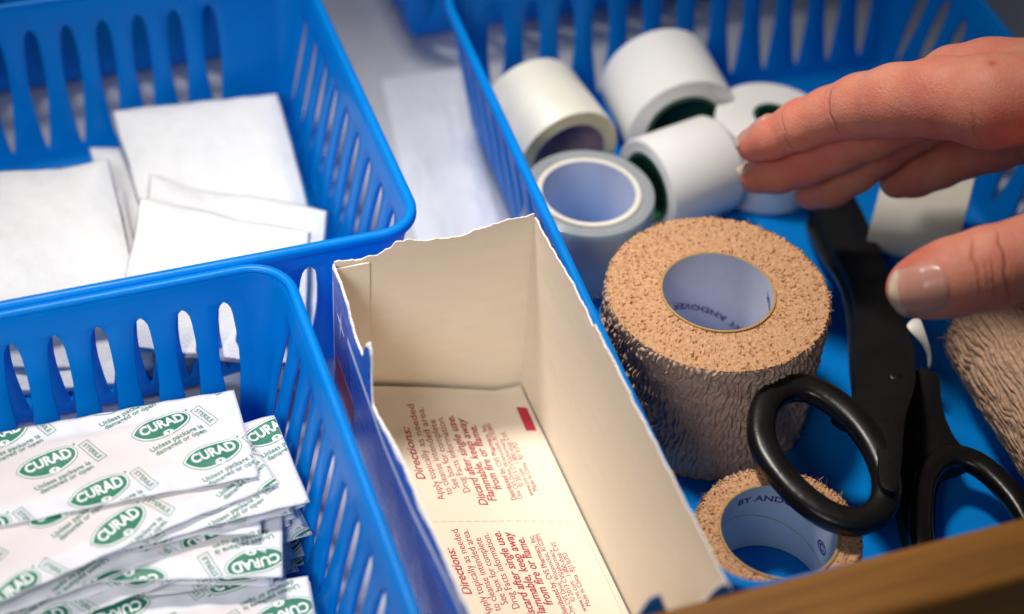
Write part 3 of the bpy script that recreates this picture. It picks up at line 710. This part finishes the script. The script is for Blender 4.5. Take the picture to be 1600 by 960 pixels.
# ------------------------------------------------------------------ cohesive bandage rolls
def cohesive(center, axis, ro, rc, half, label, mats, nth=1100, nzs=120, wr=150, amp=.05, text=None, coremat=None, core_rot=0., nr=76, seed=1, group='tan stretchy bandage rolls'):
    c = np.array(center, float); a, s, t = frame(axis); top, side = mats
    if a[2] > .9: a = np.array([0, 0, 1.]); s = np.array([1., 0, 0]); t = np.array([0, 1., 0])
    root = thing('bandage_roll', label, 'bandage roll', tuple(c), group)
    u = np.arange(nth)/nth
    def place(th, r, h): return c+(np.cos(th)*r)[..., None]*s+(np.sin(th)*r)[..., None]*t+h[..., None]*a
    # outer face, wrinkled lengthwise
    v = np.linspace(0, 1, nzs); U, W_ = np.meshgrid(u, v, indexing='ij')
    phs = wr*.76*U+.8*pnoise(U, W_, 44, 14, seed)+.42*pnoise(U, W_, 90, 20, seed+9)
    rid = np.abs(np.sin(phs*math.pi))**.7*1.0
    rid = rid*(.70+.45*pnoise(U, W_, wr, 26, seed+2))+.16*pnoise(U, W_, wr*2, 50, seed+5)
    d = amp*2.6*(rid-.55)+.03*pnoise(U, W_, 12, 4, seed+3)
    e = np.minimum(W_, 1-W_); d -= .05*(1-np.clip(e/.02, 0, 1))**2
    Pz = (W_*2-1)*half+.012*pnoise(U, W_, wr, 3, seed+8)
    A = place(U*2*math.pi, ro+d, Pz)
    V = [A.reshape(-1, 3)]; F = grid_faces(nth, nzs, wrap=True); fm = [1]*len(F)
    # end faces: rough cut loops with pits, slightly wound in rings
    for sg in (1, -1):
        rr_ = np.linspace(0, 1, nr); U2, W2 = np.meshgrid(u, rr_, indexing='ij')
        edge = A[:, -1 if sg == 1 else 0]
        rad = rc+.0+(ro-rc)*W2
        k = nth//2
        h = .55*pnoise(U2, W2, k, 26, seed+20)+.5*pnoise(U2, W2, k//2, 36, seed+21)
        pit = np.clip(pnoise(U2, W2, int(k*.5), 19, seed+22)-.42, 0, 1)*2.2
        rings = .35*np.sin(W2*(ro-rc)/.085*2*math.pi+2*pnoise(U2, W2, 20, 3, seed+25))
        hh = half+.016*h-.10*pit+.010*rings+.035*pnoise(U2, W2, 5, 2, seed+23)-.02
        q = place(U2*2*math.pi+.004*pnoise(U2, W2, k, 12, seed+30), rad+.012*pnoise(U2, W2, k, 20, seed+31), sg*hh)
        q[:, -1] = edge*.98+q[:, -1]*.02
        b = sum(len(x) for x in V); V.append(q.reshape(-1, 3)); g = grid_faces(nth, nr, wrap=True, base=b, flip=(sg == -1)); F += g; fm += [0]*len(g)
    link('bandage_winding', np.concatenate(V), F, [top, side], root, fm=fm)
    # frayed thread ends around the edge
    rg = np.random.default_rng(seed+50); V = []; F = []
    for k in range(260):
        th = rg.uniform(0, 2*math.pi); r0 = ro+rg.uniform(-.06, .03) if k % 2 else rg.uniform(rc+.1, ro); h0 = half-.03; L = rg.uniform(.05, .13) if k % 9 else rg.uniform(.12, .22)
        d0 = nrm([rg.normal(0, .5), rg.normal(0, .5), rg.uniform(.3, 1)]); p = np.array([math.cos(th)*r0, math.sin(th)*r0, h0]); cv = rg.normal(0, .5, 3)
        b = len(V); sd = nrm(np.cross(d0, [0.3, .2, 1])); up = np.cross(sd, d0)
        for i in range(5):
            q = p+d0*L*i/4+cv*L*(i/4)**2*.5
            for m in range(3):
                an = m*2.094; w_ = .011*(1-.5*i/4); V.append(c+(q[0]+w_*(math.cos(an)*sd[0]+math.sin(an)*up[0]))*s+(q[1]+w_*(math.cos(an)*sd[1]+math.sin(an)*up[1]))*t+(q[2]+w_*(math.cos(an)*sd[2]+math.sin(an)*up[2]))*a)
        for i in range(4):
            for m in range(3): F.append((b+i*3+m, b+i*3+(m+1) % 3, b+(i+1)*3+(m+1) % 3, b+(i+1)*3+m))
    o = link('frayed_threads', V, F, top, root); o['kind'] = 'stuff'
    # card core
    ri = rc-.07
    V, F = lathe([(ri, -half+.02), (rc, -half+.02), (rc, half+.01), (ri+.02, half+.015), (ri, half)], c, a, 128)
    fm = []
    for i in range(128): fm += [1, 1, 1, 1, 0]
    co_ = link('core', V, F, [coremat or COREPAPER, COREEDGE], root, fm=fm)
    co_.modifiers.new('e', 'EDGE_SPLIT')
    # spiral seam and lettering inside the core
    V = []
    n_ = 60
    for i in range(n_):
        th = core_rot-.2+i/n_*3.6; h = half*(-.55+1.35*i/n_)
        for dh in (-.012, .012): V.append(c+(ri-.006)*(math.cos(th)*s+math.sin(th)*t)+a*(h+dh))
    link('core_seam', V, grid_faces(n_, 2), COREEDGE, root)
    if text:
        V = []; F = []
        for (st, th0, h0, size, tilt, sgn) in text:
            TV, TF = flat_text(st, size, .008, .0, 1.05); TV = TV*np.array([1.15, 1]); b = len(V)
            for (x, y) in TV:
                # upright when seen upside down from the front
                th = math.radians(th0)-sgn*x/ri; h = h0+sgn*y+tilt*x
                V.append(c+(ri-.008)*(math.cos(th)*s+math.sin(th)*t)+a*h)
            F += [tuple(i+b for i in f) for f in TF]
        link('core_lettering', V, F, PURPLE, root)
    return root
cohesive((0, 0, FL+2.12), (0, 0, 1), 3.03, 1.56, 2.12, 'large tan crinkled cohesive bandage roll standing upright in the middle', (TANTOP, TANSIDE), text=[('BY ANDOVER', 24.6, -.30, .30, .33, -1), ('BY ANDOVER', -88, 1.05, .30, .33, -1)], seed=1)
cohesive((-1.05, -6.72, FL+1.22), (0, 0, 1), 2.08, 1.52, 1.22, 'small thin tan bandage roll lying flat under the scissors loop beside the drawer front', (TANTOP, TANSIDE), nzs=60, coremat=CORESHADE, text=[('BY ANDOVER', 108, .72, .30, -.1, 1), ('\u00a9', 10, -.2, .5, 0, 1)], seed=60, nr=26)

cohesive((8.75, -5.4, FL+2.35), (.06, 1, 0), 2.35, 1.4, 3.8, 'pinkish tan bandage roll lying on its side at the right edge under the thumb', (PINKTOP, PINKSIDE), nth=520, nzs=150, wr=95, amp=.035, seed=90, nr=20)

# ------------------------------------------------------------------ loose white strip curling beside the bandage roll
V = []
for i, (px, py, z, wd) in enumerate([(1424, 498, 2.9, 24), (1430, 508, 2.9, 22), (1437, 520, 2.8, 17), (1447, 538, 2.5, 9), (1453, 558, 2.1, 7), (1451, 578, 1.7, 6)]):
    a_ = at(px-wd/2, py+wd*.35, z); b_ = at(px+wd/2, py-wd*.35, z+.15); V += [a_, b_]
o = link('loose_strip', V, grid_faces(6, 2), STRIP, origin=tuple(np.mean(V, axis=0))); mod(o, 'SOLIDIFY', thickness=.0006); mod(o, 'SUBSURF', levels=2, render_levels=2)
tag(o, 'narrow white curling strip squeezed between the black scissors and the pinkish bandage roll', 'strip')

# ------------------------------------------------------------------ scissors
sci = thing('scissors', 'black handled bandage scissors lying open with loops toward the drawer front', 'scissors', tuple(at(1410, 560, 2.4)))
def plate(name, pts, zf, thick, m, parent, bev=.0012):
    from mathutils.geometry import tessellate_polygon
    p = [np.array(q, float) for q in pts]
    for _ in range(2):                       # round the outline
        q = []
        for i in range(len(p)):
            a_, b_ = p[i], p[(i+1) % len(p)]; q += [.8*a_+.2*b_, .2*a_+.8*b_]
        p = q
    T = [at(x, y, zf(x, y)) for x, y in p]; n = len(T)
    V = T+[t-np.array([0, 0, thick]) for t in T]
    F = [tuple(range(n))[::-1], tuple(range(n, 2*n))]+[(i, (i+1) % n, n+(i+1) % n, n+i) for i in range(n)]
    o = link(name, V, F, m, parent, smooth=False)
    bm = bmesh.new(); bm.from_mesh(o.data); bmesh.ops.triangulate(bm, faces=[f for f in bm.faces if len(f.verts) > 4]); bmesh.ops.recalc_face_normals(bm, faces=bm.faces); bm.to_mesh(o.data); bm.free()
    if bev: mod(o, 'BEVEL', width=bev, segments=3, limit_method='ANGLE', angle_limit=math.radians(40))
    for q in o.data.polygons: q.use_smooth = True
    return o
def tube(name, path, m, parent, closed=True, sub=8, ridge=.0):
    # path: (x,y,z cm, half width in plane, half height)
    p = np.array([list(q) for q in path], float); n = len(p); out = []
    rng_ = range(n) if closed else range(n-1)
    for i in rng_:
        p0, p1, p2, p3 = (p[(i-1) % n], p[i], p[(i+1) % n], p[(i+2) % n]) if closed else (p[max(i-1, 0)], p[i], p[i+1], p[min(i+2, n-1)])
        for k in range(sub):
            t = k/sub; out.append(.5*((2*p1)+(-p0+p2)*t+(2*p0-5*p1+4*p2-p3)*t*t+(-p0+3*p1-3*p2+p3)*t**3))
    if not closed: out.append(p[-1])
    out = np.array(out); N_ = len(out); V = []; K = 20
    pc = out[:, :3]; cen_ = pc.mean(0)
    u_, s_, vt = np.linalg.svd(pc-cen_); up = vt[2]; up = up if up[2] > 0 else -up
    for i in range(N_):
        d = pc[(i+1) % N_]-pc[i-1] if closed else pc[min(i+1, N_-1)]-pc[max(i-1, 0)]
        d = nrm(d); s1 = nrm(np.cross(d, up)); u1 = np.cross(s1, d)
        for k in range(K):
            a_ = 2*math.pi*k/K; ca, sa = math.cos(a_), math.sin(a_)
            e = .75
            V.append(pc[i]+s1*out[i, 3]*math.copysign(abs(ca)**e, ca)+u1*out[i, 4]*math.copysign(abs(sa)**e, sa))
    F = []
    for i in range(N_ if closed else N_-1):
        a_ = i*K; b_ = ((i+1) % N_)*K
        for k in range(K): F.append((a_+k, a_+(k+1) % K, b_+(k+1) % K, b_+k))
    if not closed: F += [tuple(range(K))[::-1], tuple(range((N_-1)*K, N_*K))]
    return link(name, V, F, m, parent)
zA = lambda x, y: float(np.interp(y, [250, 320, 450, 560, 640, 760], [.95, 1.15, 2.0, 2.9, 3.75, 3.9]))
zB = lambda x, y: float(np.interp(y, [560, 650, 750, 900], [2.55, 2.0, 1.5, 1.2]))
hA = plate('handle', [(1240, 262), (1306, 255), (1345, 322), (1376, 392), (1406, 480), (1430, 540), (1432, 600), (1414, 650), (1409, 730), (1402, 772), (1374, 760), (1372, 705), (1345, 665), (1300, 640), (1310, 618), (1337, 622), (1335, 540), (1334, 450), (1302, 392), (1278, 335)], zA, .55, BLACKM, sci)
lp = [(1189, 668), (1197, 632), (1225, 610), (1262, 608), (1302, 628), (1340, 662), (1370, 706), (1385, 752), (1376, 795), (1340, 815), (1296, 806), (1252, 776), (1215, 735), (1195, 700)]
tube('finger_loop', [(*at(x, y, 3.75-(y-600)/220*.42), .37, .30) for x, y in lp], BLACK, sci)
plate('handle', [(1404, 598), (1440, 572), (1468, 585), (1472, 640), (1494, 690), (1528, 712), (1505, 722), (1478, 730), (1462, 770), (1462, 850), (1420, 850), (1404, 780), (1398, 680)], zB, .6, BLACKM, sci)
lp = [(1447, 745), (1478, 715), (1520, 722), (1560, 752), (1598, 800), (1622, 860), (1612, 915), (1565, 940), (1500, 935), (1455, 900), (1440, 850), (1438, 795)]
tube('finger_loop', [(*at(x, y, 1.35+.25*(900-y)/200), .33, .28) for x, y in lp], BLACK, sci)
plate('blade', [(1252, 338), (1330, 330), (1395, 470), (1420, 560), (1400, 640), (1330, 640), (1321, 455), (1276, 395)], lambda x, y: zA(x, y)-.60, .12, STEEL, sci, .0003)
V, F = lathe([(0.001, .03), (.16, .03), (.19, .01), (.2, -.3), (.001, -.3)], at(1400, 588, zA(0, 588)+.02), (0, 0, 1), 32, close=False); link('pivot_screw', V, F, BLACK, sci)

# ------------------------------------------------------------------ the reaching hand : one continuous skinned surface
def cone(p, a, b, ra, rb):                   # distance to a tapered capsule
    ab = b-a; L2 = ab@ab; t = np.clip(((p-a)@ab)/L2, 0, 1)
    return np.linalg.norm(p-(a+t[..., None]*ab), axis=-1)-(ra+(rb-ra)*t)
def smin(a, b, k):
    h = np.clip(.5+.5*(b-a)/k, 0, 1); return b*(1-h)+a*h-k*h*(1-h)
def chain(pts): return [(P(x, y, d), r) for x, y, d, r in pts]
FING = {
 'index': chain([(1177, 228, 51.0, .47), (1206, 216, 50.6, .57), (1252, 195, 50.0, .69), (1298, 178, 49.4, .73), (1345, 166, 48.7, .86), (1400, 157, 47.8, .95), (1470, 152, 46.8, 1.03), (1548, 160, 46.0, 1.12)]),
 'middle': chain([(1182, 277, 52.0, .49), (1216, 269, 51.8, .60), (1262, 250, 51.4, .70), (1310, 228, 50.8, .73), (1362, 200, 50.0, .84), (1430, 165, 49.2, .92), (1492, 130, 48.2, .98), (1545, 124, 47.4, 1.02)]),
 'ring': chain([(1268, 302, 52.9, .50), (1298, 291, 52.6, .60), (1336, 266, 52.2, .65), (1378, 234, 51.6, .66), (1420, 200, 51.0, .76), (1490, 160, 50.0, .92), (1590, 140, 48.6, 1.05)]),
 'pinky': chain([(1401, 284, 52.6, .50), (1430, 274, 52.4, .62), (1468, 258, 52.0, .66), (1510, 240, 51.6, .68), (1552, 226, 51.2, .76), (1605, 206, 50.4, .84), (1670, 180, 49.2, .95)]),
 'thumb': chain([(1424, 452, 43.4, .60), (1446, 446, 43.3, .80), (1488, 434, 43.2, .93), (1545, 419, 43.1, .98), (1610, 400, 43.1, .95), (1690, 370, 43.3, 1.05), (1790, 300, 43.8, 1.25)]),
}
WR = [P(2010, 120, 45.3), P(1990, 190, 46.2), P(2330, 70, 45.0), P(2330, 130, 46.0)]
def hand_sdf(p):
    def fing(n, k=.22):
        c = FING[n]; d = None
        for (a, ra), (b, rb) in zip(c[:-1], c[1:]):
            e = cone(p, a, b, ra, rb); d = e if d is None else smin(d, e, k)
        return d
    D = {n: fing(n) for n in FING}
    m = smin(smin(D['index'], D['middle'], .05), smin(D['ring'], D['pinky'], .04), .05)
    palm = None
    for n, w_, r in (('index', WR[0], 1.35), ('middle', WR[0], 1.4), ('ring', WR[1], 1.35), ('pinky', WR[1], 1.3)):
        a, ra = FING[n][-1]; e = cone(p, a, w_, ra, r); palm = e if palm is None else smin(palm, e, .7)
    palm = smin(palm, cone(p, FING['index'][-1][0], FING['pinky'][-1][0], .75, .7), .6)
    palm = smin(palm, cone(p, WR[0], WR[2], 1.5, 1.9), 1.0); palm = smin(palm, cone(p, WR[1], WR[3], 1.4, 1.8), 1.0)
    th = smin(D['thumb'], cone(p, FING['thumb'][-1][0], WR[0], 1.3, 1.4), .8)
    web = cone(p, P(1665, 290, 44.8), P(1760, 230, 45.0), .55, 1.1)
    palm = smin(palm, web, .9)
    d = smin(m, palm, .35); d = smin(d, th, .55)
    # cut the arm off square outside the picture
    return d
def nets(h, lo, hi):
    nx, ny, nz = [int((b-a)/h) for a, b in zip(lo, hi)]
    g = [lo[i]+h*np.arange(n) for i, n in enumerate((nx, ny, nz))]
    Fv = np.empty((nx, ny, nz), np.float32)
    Yg, Zg = np.meshgrid(g[1], g[2], indexing='ij')
    # coarse pass, then refine only near the surface
    cs = 4
    Fc = hand_sdf(np.stack(np.meshgrid(g[0][::cs], g[1][::cs], g[2][::cs], indexing='ij'), -1))
    ix = np.minimum(np.arange(nx)//cs, Fc.shape[0]-1); iy = np.minimum(np.arange(ny)//cs, Fc.shape[1]-1); iz = np.minimum(np.arange(nz)//cs, Fc.shape[2]-1)
    Fv = Fc[np.ix_(ix, iy, iz)].astype(np.float32)
    near = np.abs(Fv) < cs*h*1.8+.3
    I = np.argwhere(near); pts = np.array(lo)+I*h
    vals = np.concatenate([hand_sdf(q) for q in np.array_split(pts, max(1, len(pts)//200000))])
    Fv[near] = vals
    ins = Fv < 0
    acc = np.zeros((nx-1, ny-1, nz-1, 3), np.float32); cnt = np.zeros((nx-1, ny-1, nz-1), np.float32)
    offs = [(0, 0, 0), (1, 0, 0), (0, 1, 0), (1, 1, 0), (0, 0, 1), (1, 0, 1), (0, 1, 1), (1, 1, 1)]
    sl = lambda A, o: A[o[0]:nx-1+o[0], o[1]:ny-1+o[1], o[2]:nz-1+o[2]]
    for a in range(8):
        for ax in range(3):
            if offs[a][ax]: continue
            b = list(offs[a]); b[ax] = 1; b = tuple(b)
            fa, fb = sl(Fv, offs[a]), sl(Fv, b); cr = (fa < 0) != (fb < 0)
            t = np.where(cr, fa/np.where(cr, fa-fb, 1), 0)
            for k in range(3): acc[..., k] += cr*(offs[a][k]+(t if k == ax else 0))
            cnt += cr
    act = cnt > 0; idx = -np.ones(act.shape, int); idx[act] = np.arange(act.sum())
    cells = np.argwhere(act); V = np.array(lo)+h*(cells+acc[act]/cnt[act][:, None])
    Q = []
    for ax in range(3):
        o = [0, 0, 0]; o[ax] = 1; e1, e2 = [(1, 2), (2, 0), (0, 1)][ax]
        A = ins[:nx-o[0], :ny-o[1], :nz-o[2]]; B = ins[o[0]:, o[1]:, o[2]:]
        E_ = np.argwhere(A != B); E_ = E_[(E_[:, e1] > 0) & (E_[:, e2] > 0) & (E_[:, e1] < act.shape[e1]) & (E_[:, e2] < act.shape[e2]) & (E_[:, ax] < act.shape[ax])]
        s_ = A[tuple(E_.T)]
        q = []
        for d1, d2 in ((1, 1), (0, 1), (0, 0), (1, 0)):
            c = E_.copy(); c[:, e1] -= d1; c[:, e2] -= d2; q.append(idx[tuple(c.T)])
        q = np.stack(q, 1); q[~s_] = q[~s_][:, ::-1]; Q.append(q)
    Q = np.concatenate(Q); Q = Q[(Q >= 0).all(1)]
    return V, Q
HV, HQ = nets(.085, (1.4, -9.5, 1.5), (19.6, 8.5, 16.2))

def skin_mat():
    m, N, L, b = new_mat('skin')
    tc = N.new('ShaderNodeTexCoord'); O_ = tc.outputs['Object']
    def math_(op, a, bb=None, c=None):
        n = N.new('ShaderNodeMath'); n.operation = op
        for i, v in enumerate((a, bb, c)):
            if v is None: continue
            if isinstance(v, (int, float)): n.inputs[i].default_value = v
            else: L.new(v, n.inputs[i])
        return n.outputs[0]
    def noise(scale, det=4, dist=0, vec=None):
        n = N.new('ShaderNodeTexNoise'); n.inputs['Scale'].default_value = scale; n.inputs['Detail'].default_value = det; n.inputs['Distortion'].default_value = dist; L.new(vec or O_, n.inputs['Vector']); return n.outputs[0]
    wob = noise(140, 3)
    off = np.array(HOR)
    def crease(p, ax, w_, rad, amp=1., wobble=.10):
        """a fine fold: plane through p across direction ax, only near p"""
        q = (np.array(p)-off)*S; a = nrm(ax)
        s_ = N.new('ShaderNodeVectorMath'); s_.operation = 'SUBTRACT'; L.new(O_, s_.inputs[0]); s_.inputs[1].default_value = tuple(q)
        d = N.new('ShaderNodeVectorMath'); d.operation = 'DOT_PRODUCT'; L.new(s_.outputs[0], d.inputs[0]); d.inputs[1].default_value = tuple(a)
        ln = N.new('ShaderNodeVectorMath'); ln.operation = 'LENGTH'; L.new(s_.outputs[0], ln.inputs[0])
        t = math_('MULTIPLY_ADD', wob, wobble*S*2, math_('SUBTRACT', d.outputs['Value'], wobble*S))
        g = math_('EXPONENT', math_('MULTIPLY', math_('POWER', math_('DIVIDE', math_('ABSOLUTE', t), w_*S), 2.), -1.))
        f = math_('EXPONENT', math_('MULTIPLY', math_('POWER', math_('DIVIDE', ln.outputs['Value'], rad*S), 4.), -1.))
        return math_('MULTIPLY', math_('MULTIPLY', g, f), amp)
    tot = None
    for c in CREASES:
        g = crease(*c); tot = g if tot is None else math_('ADD', tot, g)
    # colour: pinkish with yellowish and redder mottling; redder in the folds, at the tips and beside the nail
    big = noise(55, 3); mid_ = noise(170, 4); 
    r1 = ramp(N, None, [(.30, (.82, .37, .245)), (.50, (.79, .29, .195)), (.70, (.73, .21, .15))]); L.new(math_('MULTIPLY_ADD', mid_, .45, math_('MULTIPLY', big, .55)), r1.inputs[0])
    red = None
    for p_, rad, am in REDS:
        q = (np.array(p_)-off)*S
        s_ = N.new('ShaderNodeVectorMath'); s_.operation = 'DISTANCE'; L.new(O_, s_.inputs[0]); s_.inputs[1].default_value = tuple(q)
        f = math_('MULTIPLY', math_('EXPONENT', math_('MULTIPLY', math_('POWER', math_('DIVIDE', s_.outputs['Value'], rad*S), 2.), -1.)), am)
        red = f if red is None else math_('ADD', red, f)
    fac = math_('MINIMUM', math_('ADD', math_('MULTIPLY', tot, .42), red), 1.)
    mx = N.new('ShaderNodeMix'); mx.data_type = 'RGBA'; L.new(fac, mx.inputs[0]); L.new(r1.outputs[0], mx.inputs[6]); mx.inputs[7].default_value = (.56, .12, .075, 1)
    L.new(mx.outputs[2], b.inputs['Base Color'])
    rr_ = math_('MULTIPLY_ADD', noise(900, 3), .2, .42); L.new(rr_, b.inputs['Roughness'])
    b.inputs['Subsurface Weight'].default_value = .4; b.inputs['Subsurface Radius'].default_value = (1., .32, .18); b.inputs['Subsurface Scale'].default_value = .0022
    b.inputs['Specular IOR Level'].default_value = .4
    # skin relief : fine furrow cells + long faint lines across the back + folds
    v = N.new('ShaderNodeTexVoronoi'); v.feature = 'DISTANCE_TO_EDGE'; v.inputs['Scale'].default_value = 1100; L.new(O_, v.inputs['Vector'])
    mp = N.new('ShaderNodeMapping'); mp.inputs['Scale'].default_value = (1.0, .35, .35); mp.inputs['Rotation'].default_value = (0, .5, -.5); L.new(O_, mp.inputs[0])
    v2 = noise(1300, 4, .4, mp.outputs[0])
    b1 = N.new('ShaderNodeBump'); b1.inputs['Strength'].default_value = .7; b1.inputs['Distance'].default_value = .0002; L.new(math_('ADD', math_('MULTIPLY', v.outputs[0], 1.2), v2), b1.inputs['Height'])
    b2 = N.new('ShaderNodeBump'); b2.inputs['Strength'].default_value = 1; b2.inputs['Distance'].default_value = .0007; b2.invert = True
    L.new(tot, b2.inputs['Height']); L.new(b1.outputs[0], b2.inputs['Normal']); 
    b3 = N.new('ShaderNodeBump'); b3.inputs['Strength'].default_value = .2; b3.inputs['Distance'].default_value = .0012; L.new(noise(75, 3), b3.inputs['Height']); L.new(b2.outputs[0], b3.inputs['Normal'])
    L.new(b3.outputs[0], b.inputs['Normal'])
    return m
HOR = tuple(P(1560, 160, 46.0))
def camward(p): return nrm(CAM-p)
def surf_pt(p, d):                           # walk inwards from outside along -d to the skin
    q = p+d*2.2
    for _ in range(40):
        f_ = float(hand_sdf(q[None])[0])
        if f_ < 1e-3: break
        q = q-d*max(f_*.8, .0008)
    return q
ti = FING['thumb']; thax = nrm(ti[3][0]-ti[1][0]); dors = camward(ti[2][0]); dors = nrm(dors-thax*(dors@thax)); side_ = np.cross(thax, dors)
CREASES = []
for (px, py, w_, r_, am) in ((1518, 420, .03, .8, .5), (1534, 436, .025, .4, .4), (1547, 445, .035, .55, .5), (1562, 415, .03, .95, .75)):
    sp = surf_pt(P(px, py, 43.0), dors); CREASES.append((sp, thax+.15*side_, w_, r_, am, .16))
ii = FING['index']
for (k0, k1, px, py, w_, r_, am) in ((3, 5, 1338, 172, .035, .7, .5), (1, 3, 1250, 222, .03, .45, .5), (3, 5, 1330, 150, .03, .5, .4), (1, 3, 1243, 190, .03, .4, .3)):
    ax_ = nrm(ii[k1][0]-ii[k0][0]); d_ = camward(ii[k0][0]); d_ = nrm(d_-ax_*(d_@ax_))
    CREASES.append((surf_pt(P(px, py, float(49.2 if k0 == 3 else 50.2)), d_), ax_, w_, r_, am, .14))
CREASES.append((surf_pt(P(1525, 215, 45.8), camward(P(1525, 215, 45.8))), nrm(ii[-1][0]-ii[-3][0]), .05, .8, .45, .3))
CREASES.append((surf_pt(P(1590, 240, 45.0), camward(P(1590, 240, 45.0))), nrm(ii[-1][0]-ii[-3][0]), .06, 1.0, .4, .3))
REDS = [(P(1392, 440, 42.9), .75, .35), (P(1440, 395, 42.8), .6, .5), (P(1160, 235, 50.6), .8, .4), (P(1165, 285, 51.6), .9, .45), (P(1250, 310, 52.4), .9, .45), (P(1385, 290, 52.2), .8, .4), (P(1550, 100, 45.2), .12, .9), (P(1600, 280, 43.8), 1.1, .35), (P(1500, 405, 42.4), .5, .25), (P(1590, 200, 45), 1.6, .2)]
SKIN = skin_mat()
hand = link('hand', HV, [tuple(q) for q in HQ.tolist()], SKIN, origin=HOR)
mod(hand, 'SMOOTH', factor=.5, iterations=3); mod(hand, 'SUBSURF', levels=1, render_levels=1)
tag(hand, 'bare open hand reaching in from the right edge, thumb nearest, fingers over the tape rolls', 'hand')
def nail(base, tipc, dvec, half_w, over, label=None, lift=.03, free=.17, flat=.0):
    """base -> tip run along the finger; dvec points out of the nail"""
    ax_ = nrm(tipc-base); L = np.linalg.norm(tipc-base)+over; d_ = nrm(dvec-ax_*(dvec@ax_)); s_ = np.cross(ax_, d_)
    nu, nv = 26, 19; top_ = []
    for i in range(nu):
        u = i/(nu-1)
        for j in range(nv):
            v = j/(nv-1)*2-1
            wdt = half_w*(1-.16*(1-u)**2*0)*math.sqrt(max(0, 1-(max(0, .30-u)/.30)**2*.55))*(math.sqrt(max(.0, 1-(max(0, u-.72)/.28)**2*.62)))
            c_ = base+ax_*(L*min(u+.10*v*v*max(0, .35-u)-.07*v*v*max(0, u-.6)/.4, 1.))
            pt = c_+s_*v*wdt
            q = surf_pt(pt, d_); h_ = (q-pt)@d_
            if u > .72: h_ = max(h_, H0[j]-.13*(u-.72)/.28*1.2)
            elif u > .68: 
                if j == 0: H0 = {}
                H0[j] = h_
            e = (lift+.025*(1-v*v))-.045*max(0, abs(v)-.8)/.2*(u < .86)-.05*max(0, .08-u)/.08
            top_.append(pt+d_*(h_+e))
    T_ = np.array(top_); B_ = T_-d_*.035
    V = np.concatenate([T_, B_]); F = grid_faces(nu, nv)+grid_faces(nu, nv, base=nu*nv, flip=True)
    per = [(i, 0) for i in range(nu-1)]+[(nu-1, j) for j in range(nv-1)]+[(i, nv-1) for i in range(nu-1, 0, -1)]+[(0, j) for j in range(nv-1, 0, -1)]
    ids = [i*nv+j for i, j in per]
    for q in range(len(ids)): r = (q+1) % len(ids); F.append((ids[q], ids[r], ids[r]+nu*nv, ids[q]+nu*nv))
    fm = []
    for f in F:
        u = np.mean([(i % (nu*nv))//nv for i in f])/(nu-1); v = np.mean([(i % (nu*nv)) % nv for i in f])/(nv-1)*2-1
        fm.append(1 if u > 1-free-.03*v*v else 0)
    o = link('fingernail', V, F, [NAIL, NAILTIP], None, fm=fm, origin=HOR)
    o.location = (0, 0, 0); o.parent = hand
    bm = bmesh.new(); bm.from_mesh(o.data); bmesh.ops.recalc_face_normals(bm, faces=bm.faces); bm.to_mesh(o.data); bm.free()
    mod(o, 'SUBSURF', levels=1, render_levels=1)
    return o
nail(P(1479, 445, 43.2), P(1397, 461, 43.4), dors, .60, .14)
UPV = np.array([0, 0, 1.])
for n_, hw_ in (('index', .42), ('middle', .40), ('ring', .38), ('pinky', .33)):
    c_ = FING[n_]; ax_ = nrm(c_[0][0]-c_[2][0])
    dv = nrm(np.array([-.10, .72, .68])); nail(c_[1][0]-ax_*.25, c_[0][0]+ax_*.1, dv, hw_, .42)
